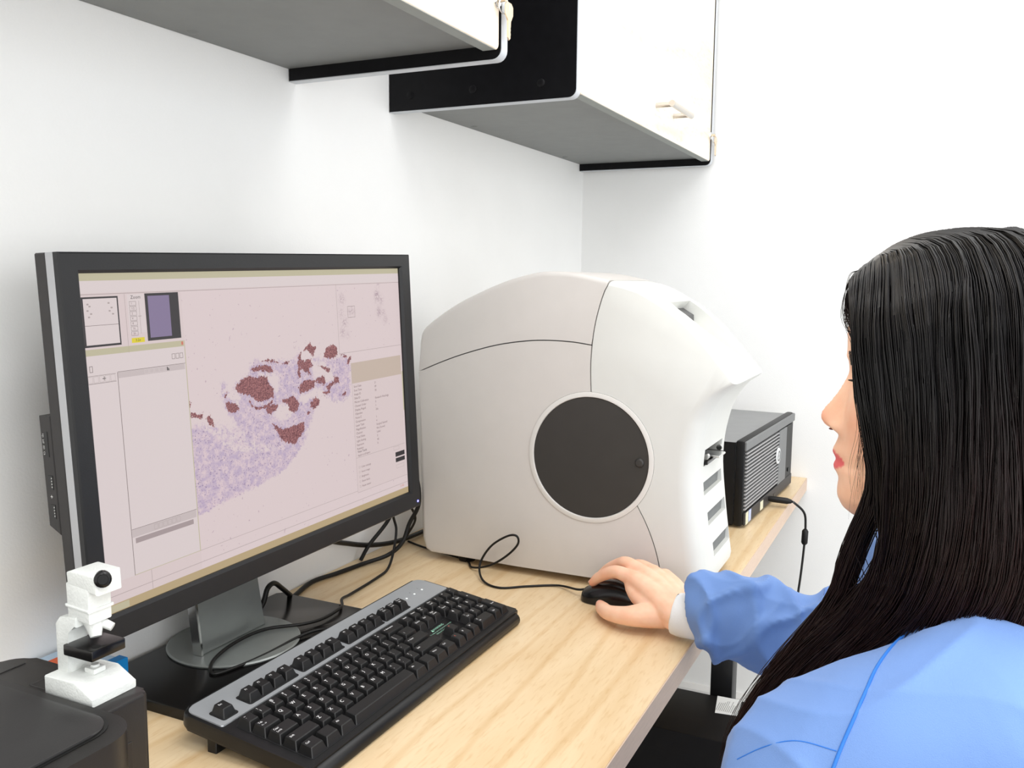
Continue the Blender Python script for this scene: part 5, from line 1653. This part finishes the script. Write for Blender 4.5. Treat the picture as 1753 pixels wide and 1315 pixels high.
# trousers and shoes, hidden under the desk
tr = Soup()
for s in (-1, 1):
    tr.limb([(HX + s * 0.09, 0.20, 0.49), (HX + s * 0.095, 0.345, 0.455), (HX + s * 0.095, 0.360, 0.30), (HX + s * 0.095, 0.345, 0.09)], [0.062, 0.060, 0.052, 0.042])
tr.build('trousers', M_DARKCLOTH, 0.007, 2, per)
for s in (-1, 1):
    sh = Soup()
    cx = HX + s * 0.095
    sh.limb([(cx, 0.325, 0.046), (cx, 0.40, 0.040), (cx, 0.50, 0.030)], [0.044, 0.042, 0.030])
    sh.limb([(cx, 0.345, 0.10), (cx, 0.35, 0.06)], [0.038, 0.036])
    sh.build('shoe', M_RUBBER, 0.006, 2, per)

# seams laid on the gown surface
from mathutils.bvhtree import BVHTree
def on_surface(o, pts, lift, off):
    me = o.data
    vs_ = [v.co + off for v in me.vertices]
    return BVHTree.FromPolygons(vs_, [tuple(p.vertices) for p in me.polygons])
goff = Vector((0, 0, 0))
bvh = on_surface(go, None, 0, goff)
def seam(pts, rad, name):
    C = []
    for (px, py) in catmull(np.array(pts, float), 8):
        d = CAMR.T @ np.array([(px - 876.5) / 1525.566, (py - 657.5) / 1525.566, 1.0])
        h = bvh.ray_cast(Vector((0, 0, 1.215)), Vector(d).normalized(), 5.0)
        if h[0] is not None:
            C.append(np.array(h[0]) + np.array(h[1]) * rad * 0.2)
    if len(C) > 3:
        C = np.array(C)
        for _ in range(3):
            C[1:-1] = (C[:-2] + 2 * C[1:-1] + C[2:]) / 4
        V, F = sweep(C, rad, 8)
        mk(name, V, F, M_SEAMBLUE, go, True, 60)
seam([(1548, 1088), (1525, 1110), (1500, 1145), (1482, 1185), (1462, 1230), (1440, 1280), (1415, 1345)], 0.0012, 'shoulder_seam')
seam([(1262, 1300), (1310, 1278), (1365, 1268), (1432, 1286)], 0.0004, 'sleeve_seam')

# ---- hair: guide locks on the near side, mirrored to the far side; strands are spread between the guides
GUIDES = [
 [(1478,466,.792),(1462,484,.765),(1465,525,.737),(1484,595,.724),(1490,680,.719),(1500,735,.719),(1507,790,.721),(1498,838,.726),(1474,890,.730),(1450,950,.735),(1440,1010,.738),(1398,1070,.738),(1332,1150,.738),(1278,1228,.738),(1240,1330,.738)],
 [(1500,446,.80),(1490,470,.757),(1490,540,.722),(1500,640,.710),(1516,740,.708),(1530,820,.712),(1528,890,.716),(1508,965,.722),(1462,1040,.728),(1393,1110,.732),(1322,1190,.733),(1272,1280,.733),(1245,1370,.733)],
 [(1512,438,.80),(1530,452,.757),(1540,540,.712),(1550,660,.700),(1561,780,.700),(1560,900,.702),(1535,1000,.712),(1485,1070,.722),(1405,1140,.727),(1333,1220,.730),(1292,1330,.730)],
 [(1535,423,.80),(1574,437,.759),(1590,480,.728),(1595,540,.708),(1605,680,.697),(1611,820,.695),(1602,940,.692),(1575,1030,.697),(1515,1100,.711),(1435,1160,.722),(1372,1230,.727),(1332,1330,.730)],
 [(1572,408,.80),(1630,425,.763),(1654,485,.728),(1660,560,.705),(1668,720,.695),(1668,860,.690),(1656,970,.687),(1625,1050,.690),(1565,1110,.702),(1485,1160,.714),(1420,1230,.722)],
 [(1612,400,.80),(1684,420,.764),(1716,485,.730),(1725,580,.708),(1735,760,.697),(1736,900,.690),(1727,1000,.687),(1694,1065,.687),(1634,1110,.692),(1564,1150,.702),(1500,1210,.712)],
 [(1655,396,.80),(1742,418,.764),(1784,490,.732),(1795,600,.712),(1805,780,.700),(1810,930,.692),(1810,1040,.687),(1802,1100,.684),(1792,1180,.684),(1790,1260,.684)],
 [(1705,397,.80),(1802,434,.768),(1852,515,.745),(1870,640,.725),(1880,800,.712),(1886,950,.702),(1888,1060,.694),(1888,1180,.690),(1890,1300,.690)],
 [(1760,404,.80),(1858,470,.785),(1908,550,.772),(1936,680,.752),(1944,850,.738),(1948,1000,.728),(1950,1150,.722),(1950,1300,.72)],
 [(1925,520,.80),(1955,620,.795),(1968,760,.79),(1974,900,.785),(1976,1050,.78),(1976,1200,.78),(1976,1320,.78)],
]
NP = 30
def resample(P, n):
    C = catmull(P, 8)
    d = np.concatenate([[0], np.cumsum(np.linalg.norm(np.diff(C, axis=0), axis=1))])
    t = np.linspace(0, d[-1], n)
    return np.stack([np.interp(t, d, C[:, k]) for k in range(3)], 1)
G = np.array([resample([view_x(*q) for q in g_], NP) for g_ in GUIDES])       # near side, world metres
FAR = G.copy()
FAR[..., 0] = 2 * HX - FAR[..., 0]
# on the far side the hair falls behind the shoulder instead of sweeping forward
for i in range(len(FAR)):
    for k in range(NP):
        z = FAR[i, k, 2]
        if z < 1.03:
            f = min(1.0, (1.03 - z) / 0.10)
            FAR[i, k, 1] = FAR[i, k, 1] * (1 - f) + min(FAR[i, k, 1], -0.02 - 0.012 * i) * f
def lerp_guides(GG, u):
    n = len(GG) - 1
    if np.ndim(u):
        u = np.clip(u, 0, n - 1e-6)
        i = u.astype(int)
        t = (u - i)[:, None]
        k = np.arange(NP)
        p0, p1, p2, p3 = GG[np.maximum(i - 1, 0), k], GG[i, k], GG[i + 1, k], GG[np.minimum(i + 2, n), k]
        return 0.5 * ((2 * p1) + (p2 - p0) * t + (2 * p0 - 5 * p1 + 4 * p2 - p3) * t * t + (3 * p1 - p0 - 3 * p2 + p3) * t ** 3)
    u = min(max(u, 0), n - 1e-6)
    i = int(u)
    t = u - i
    p0, p1, p2, p3 = GG[max(i - 1, 0)], GG[i], GG[i + 1], GG[min(i + 2, n)]
    return 0.5 * ((2 * p1) + (p2 - p0) * t + (2 * p0 - 5 * p1 + 4 * p2 - p3) * t * t + (3 * p1 - p0 - 3 * p2 + p3) * t ** 3)
def hair_material():
    m = bpy.data.materials.new('black_hair')
    m.use_nodes = True
    nt = m.node_tree
    L = nt.links.new
    b = nt.nodes['Principled BSDF']
    b.inputs['Roughness'].default_value = 0.30
    b.inputs['Specular IOR Level'].default_value = 0.30
    a = nt.nodes.new('ShaderNodeAttribute')
    a.attribute_name = 'along'
    r = nt.nodes.new('ShaderNodeValToRGB')
    r.color_ramp.elements[0].position = 0.35
    r.color_ramp.elements[0].color = (0.0035, 0.0030, 0.0034, 1)
    r.color_ramp.elements[1].position = 0.95
    r.color_ramp.elements[1].color = (0.022, 0.0075, 0.006, 1)
    L(a.outputs['Fac'], r.inputs[0])
    tc = nt.nodes.new('ShaderNodeTexCoord')
    n = nt.nodes.new('ShaderNodeTexNoise')
    n.inputs['Scale'].default_value = 120
    L(tc.outputs['Object'], n.inputs['Vector'])
    mx = nt.nodes.new('ShaderNodeMix')
    mx.data_type = 'RGBA'
    mx.blend_type = 'MULTIPLY'
    mx.inputs[0].default_value = 1.0
    rr = nt.nodes.new('ShaderNodeValToRGB')
    rr.color_ramp.elements[0].color = (0.55, 0.55, 0.55, 1)
    rr.color_ramp.elements[1].color = (1.35, 1.35, 1.35, 1)
    L(n.outputs['Fac'], rr.inputs[0])
    L(r.outputs[0], mx.inputs[6])
    L(rr.outputs[0], mx.inputs[7])
    L(mx.outputs[2], b.inputs['Base Color'])
    return m
M_HAIR = hair_material()
HV, HF, HA = [], [], []
hcount = [0]
def strand(C, r0, r1, along0=0.0):
    C = np.asarray(C)
    n = len(C)
    T = np.gradient(C, axis=0)
    T /= np.linalg.norm(T, axis=1)[:, None] + 1e-12
    side = np.cross(T, np.array([1.0, 0.05, 0.02]))
    side /= np.linalg.norm(side, axis=1)[:, None] + 1e-9
    up = np.cross(side, T)
    r = np.linspace(r0, r1, n)[:, None]
    ring = np.stack([C + side * r, C - 0.5 * side * r + 0.87 * up * r, C - 0.5 * side * r - 0.87 * up * r], 1)   # n,3,3
    b = hcount[0]
    HV.append(ring.reshape(-1, 3))
    i = np.arange(n - 1)[:, None] * 3
    k = np.arange(3)[None, :]
    k2 = (k + 1) % 3
    HF.append((np.stack([i + k, i + k2, i + 3 + k2, i + 3 + k], -1).reshape(-1, 4) + b))
    HA.append(np.repeat(np.linspace(along0, 1, n), 3))
    hcount[0] += 3 * n
tt = np.linspace(0, 1, NP)
CL = RNG.normal(0, 1, (180, 4))
def sstep(t, a, b):
    q = np.clip((t - a) / (b - a), 0, 1)
    return q * q * (3 - 2 * q)
def lock(GG, u, far, depth, r0, r1, wob, cut_at=1.0, spread=0.0, drift=0.0):
    ci = int(u * 15)
    cl = CL[ci % len(CL)]
    uu_ = u + drift * tt ** 1.3
    uu_ = uu_ + ((ci + 0.5) / 15 - u) * 0.75 * sstep(tt, 0.12, 0.9) + 0.05 * cl[0] * np.sin(5.5 * tt + cl[1] * 6.28) * tt
    if not far:
        # the front lock parts from the rest below the chin
        s_ = sstep(tt, 0.42, 0.50) * (1 - sstep(tt, 0.60, 0.70))
        tgt = np.where(uu_ < 0.66, np.minimum(uu_, 0.42 * uu_ / 0.66), np.where(uu_ < 1.3, 1.02 + (uu_ - 0.66) * 0.45, uu_))
        uu_ = uu_ + s_ * (tgt - uu_)
    C = lerp_guides(GG, uu_).copy()
    nxt = lerp_guides(GG, u + 0.04) - lerp_guides(GG, u - 0.04)
    T = np.gradient(C, axis=0)
    out = np.cross(T, nxt)
    out /= np.linalg.norm(out, axis=1)[:, None] + 1e-9
    sgn = np.where(out[:, 0] > 0, -1, 1) if not far else np.where(out[:, 0] < 0, -1, 1)
    out = out * sgn[:, None]
    ph, fr = RNG.random(3) * 6.28, 1.5 + 2.5 * RNG.random(3)
    w = wob * tt ** 1.2
    C += out * (depth * (0.25 + 0.75 * np.minimum(1, tt * 5)))[:, None]
    C += out * ((0.0035 * cl[2] * np.sin(6.0 * tt + cl[3] * 3) + 0.0015 * cl[1]) * np.minimum(1, tt * 3))[:, None]
    C += out * (w * np.sin(fr[0] * 6.28 * tt + ph[0]) * 0.5)[:, None]
    tang = nxt / (np.linalg.norm(nxt, axis=1)[:, None] + 1e-9)
    C += tang * (w * np.sin(fr[1] * 6.28 * tt * 0.6 + ph[1]) + spread * tt * (RNG.random() - 0.5))[:, None]
    n = max(6, int(NP * cut_at))
    strand(C[:n], r0, r1)
NG = len(G) - 1
for _ in range(5600):
    u = NG * RNG.random() ** 1.25
    lock(G, u, False, 0.001 + 0.010 * RNG.random() ** 1.5, 0.00070, 0.00028, 0.0050, 0.80 + 0.2 * RNG.random(), 0.012, RNG.normal(0, 0.25) if RNG.random() < 0.35 else 0.0)
for _ in range(1400):
    u = 0.2 + NG * RNG.random()
    lock(FAR, u, True, 0.001 + 0.008 * RNG.random(), 0.0009, 0.0004, 0.004, 0.8 + 0.2 * RNG.random(), 0.01)
# loose strands over the brow and cheek, and fly-away hairs
for _ in range(55):
    a, b_, c_ = RNG.normal(0, 5), RNG.normal(0, 9), RNG.normal(0, 14)
    P = [view_x(1472 + a * 0.4, 560 + b_, .722), view_x(1474 + a, 660, .724), view_x(1483 + a + c_ * 0.3, 735, .729), view_x(1480 + a + c_ * 0.8, 800, .734), view_x(1474 + c_ * 0.7, 855, .738), view_x(1470 + c_ * 0.7, 900, .740)]
    C_ = catmull(P, 4)
    strand(C_[: int(len(C_) * (0.6 + 0.4 * RNG.random()))], 0.00026, 0.00006, 0.2)
for _ in range(70):
    a, b_ = RNG.normal(0, 4), RNG.normal(0, 8)
    P = [view_x(1476 + a, 470 + b_ * 0.4, .775), view_x(1457 + a, 492 + b_, .76), view_x(1451 + a * 1.3, 540 + b_, .755), view_x(1464 + a * 0.8, 572 + 1.5 * b_, .742)]
    strand(catmull(P, 4), 0.0003, 0.00018, 0.2)
for _ in range(60):
    u = RNG.random() * 8
    C = lerp_guides(G, u).copy()
    ofs = RNG.normal(0, 0.012)
    C[:, 2] += 0.003 * np.sin(tt * 3.14)
    C += np.outer(tt ** 1.5 * ofs, [-0.5, 1, 0.3])
    C[:, 0] -= 0.008
    strand(C[: int(NP * (0.5 + 0.5 * RNG.random()))], 0.00030, 0.00015, 0.3)
HV = np.concatenate(HV); HF = np.concatenate(HF); HA = np.concatenate(HA)
hm = bpy.data.meshes.new('hair')
hm.vertices.add(len(HV))
hm.vertices.foreach_set('co', HV.ravel())
hm.loops.add(len(HF) * 4)
hm.loops.foreach_set('vertex_index', HF.ravel().astype(np.int32))
hm.polygons.add(len(HF))
hm.polygons.foreach_set('loop_start', np.arange(0, len(HF) * 4, 4, dtype=np.int32))
hm.polygons.foreach_set('use_smooth', [True] * len(HF))
hm.update(calc_edges=True)
hm.validate()
at = hm.attributes.new('along', 'FLOAT', 'POINT')
at.data.foreach_set('value', HA.astype(np.float32))
hm.materials.append(M_HAIR)
ho = bpy.data.objects.new('hair', hm)
COL.objects.link(ho)
attach(ho, per, True)
ho['label'] = 'long straight black hair'
ho['kind'] = 'stuff'
# dense under-layer so that no scalp shows between the strands
def underlayer(GG, far, u0, u1, nu, k1):
    us = np.linspace(u0, u1, nu)
    S = np.array([lerp_guides(GG, u)[:k1] for u in us])
    S[..., 0] += -0.003 if far else 0.003
    th = 0.006 * (-1 if far else 1)
    S2 = S.copy(); S2[..., 0] += th
    V = np.concatenate([S.reshape(-1, 3), S2.reshape(-1, 3)])
    o_ = nu * k1
    F = []
    for i in range(nu - 1):
        for k in range(k1 - 1):
            a = i * k1 + k
            F.append((a, a + 1, a + k1 + 1, a + k1))
            F.append((o_ + a, o_ + a + k1, o_ + a + k1 + 1, o_ + a + 1))
    rim = [i * k1 for i in range(nu)] + [(nu - 1) * k1 + k for k in range(1, k1)] + [i * k1 + k1 - 1 for i in range(nu - 2, -1, -1)] + [k for k in range(k1 - 2, 0, -1)]
    for a, b_ in zip(rim, rim[1:] + rim[:1]):
        F.append((a, b_, o_ + b_, o_ + a))
    o = mk('hair_underlayer', V, F, M_HAIR, per, True, 80)
    at = o.data.attributes.new('along', 'FLOAT', 'POINT')
    al = np.tile(np.linspace(0, k1 / NP, k1), nu)
    at.data.foreach_set('value', np.concatenate([al, al]).astype(np.float32))
underlayer(G, False, 0.15, NG, 60, 13)
underlayer(G, False, 1.12, NG, 60, 27)
underlayer(G, False, 0.08, 0.40, 8, 20)
underlayer(FAR, True, 0.3, NG, 40, 22)
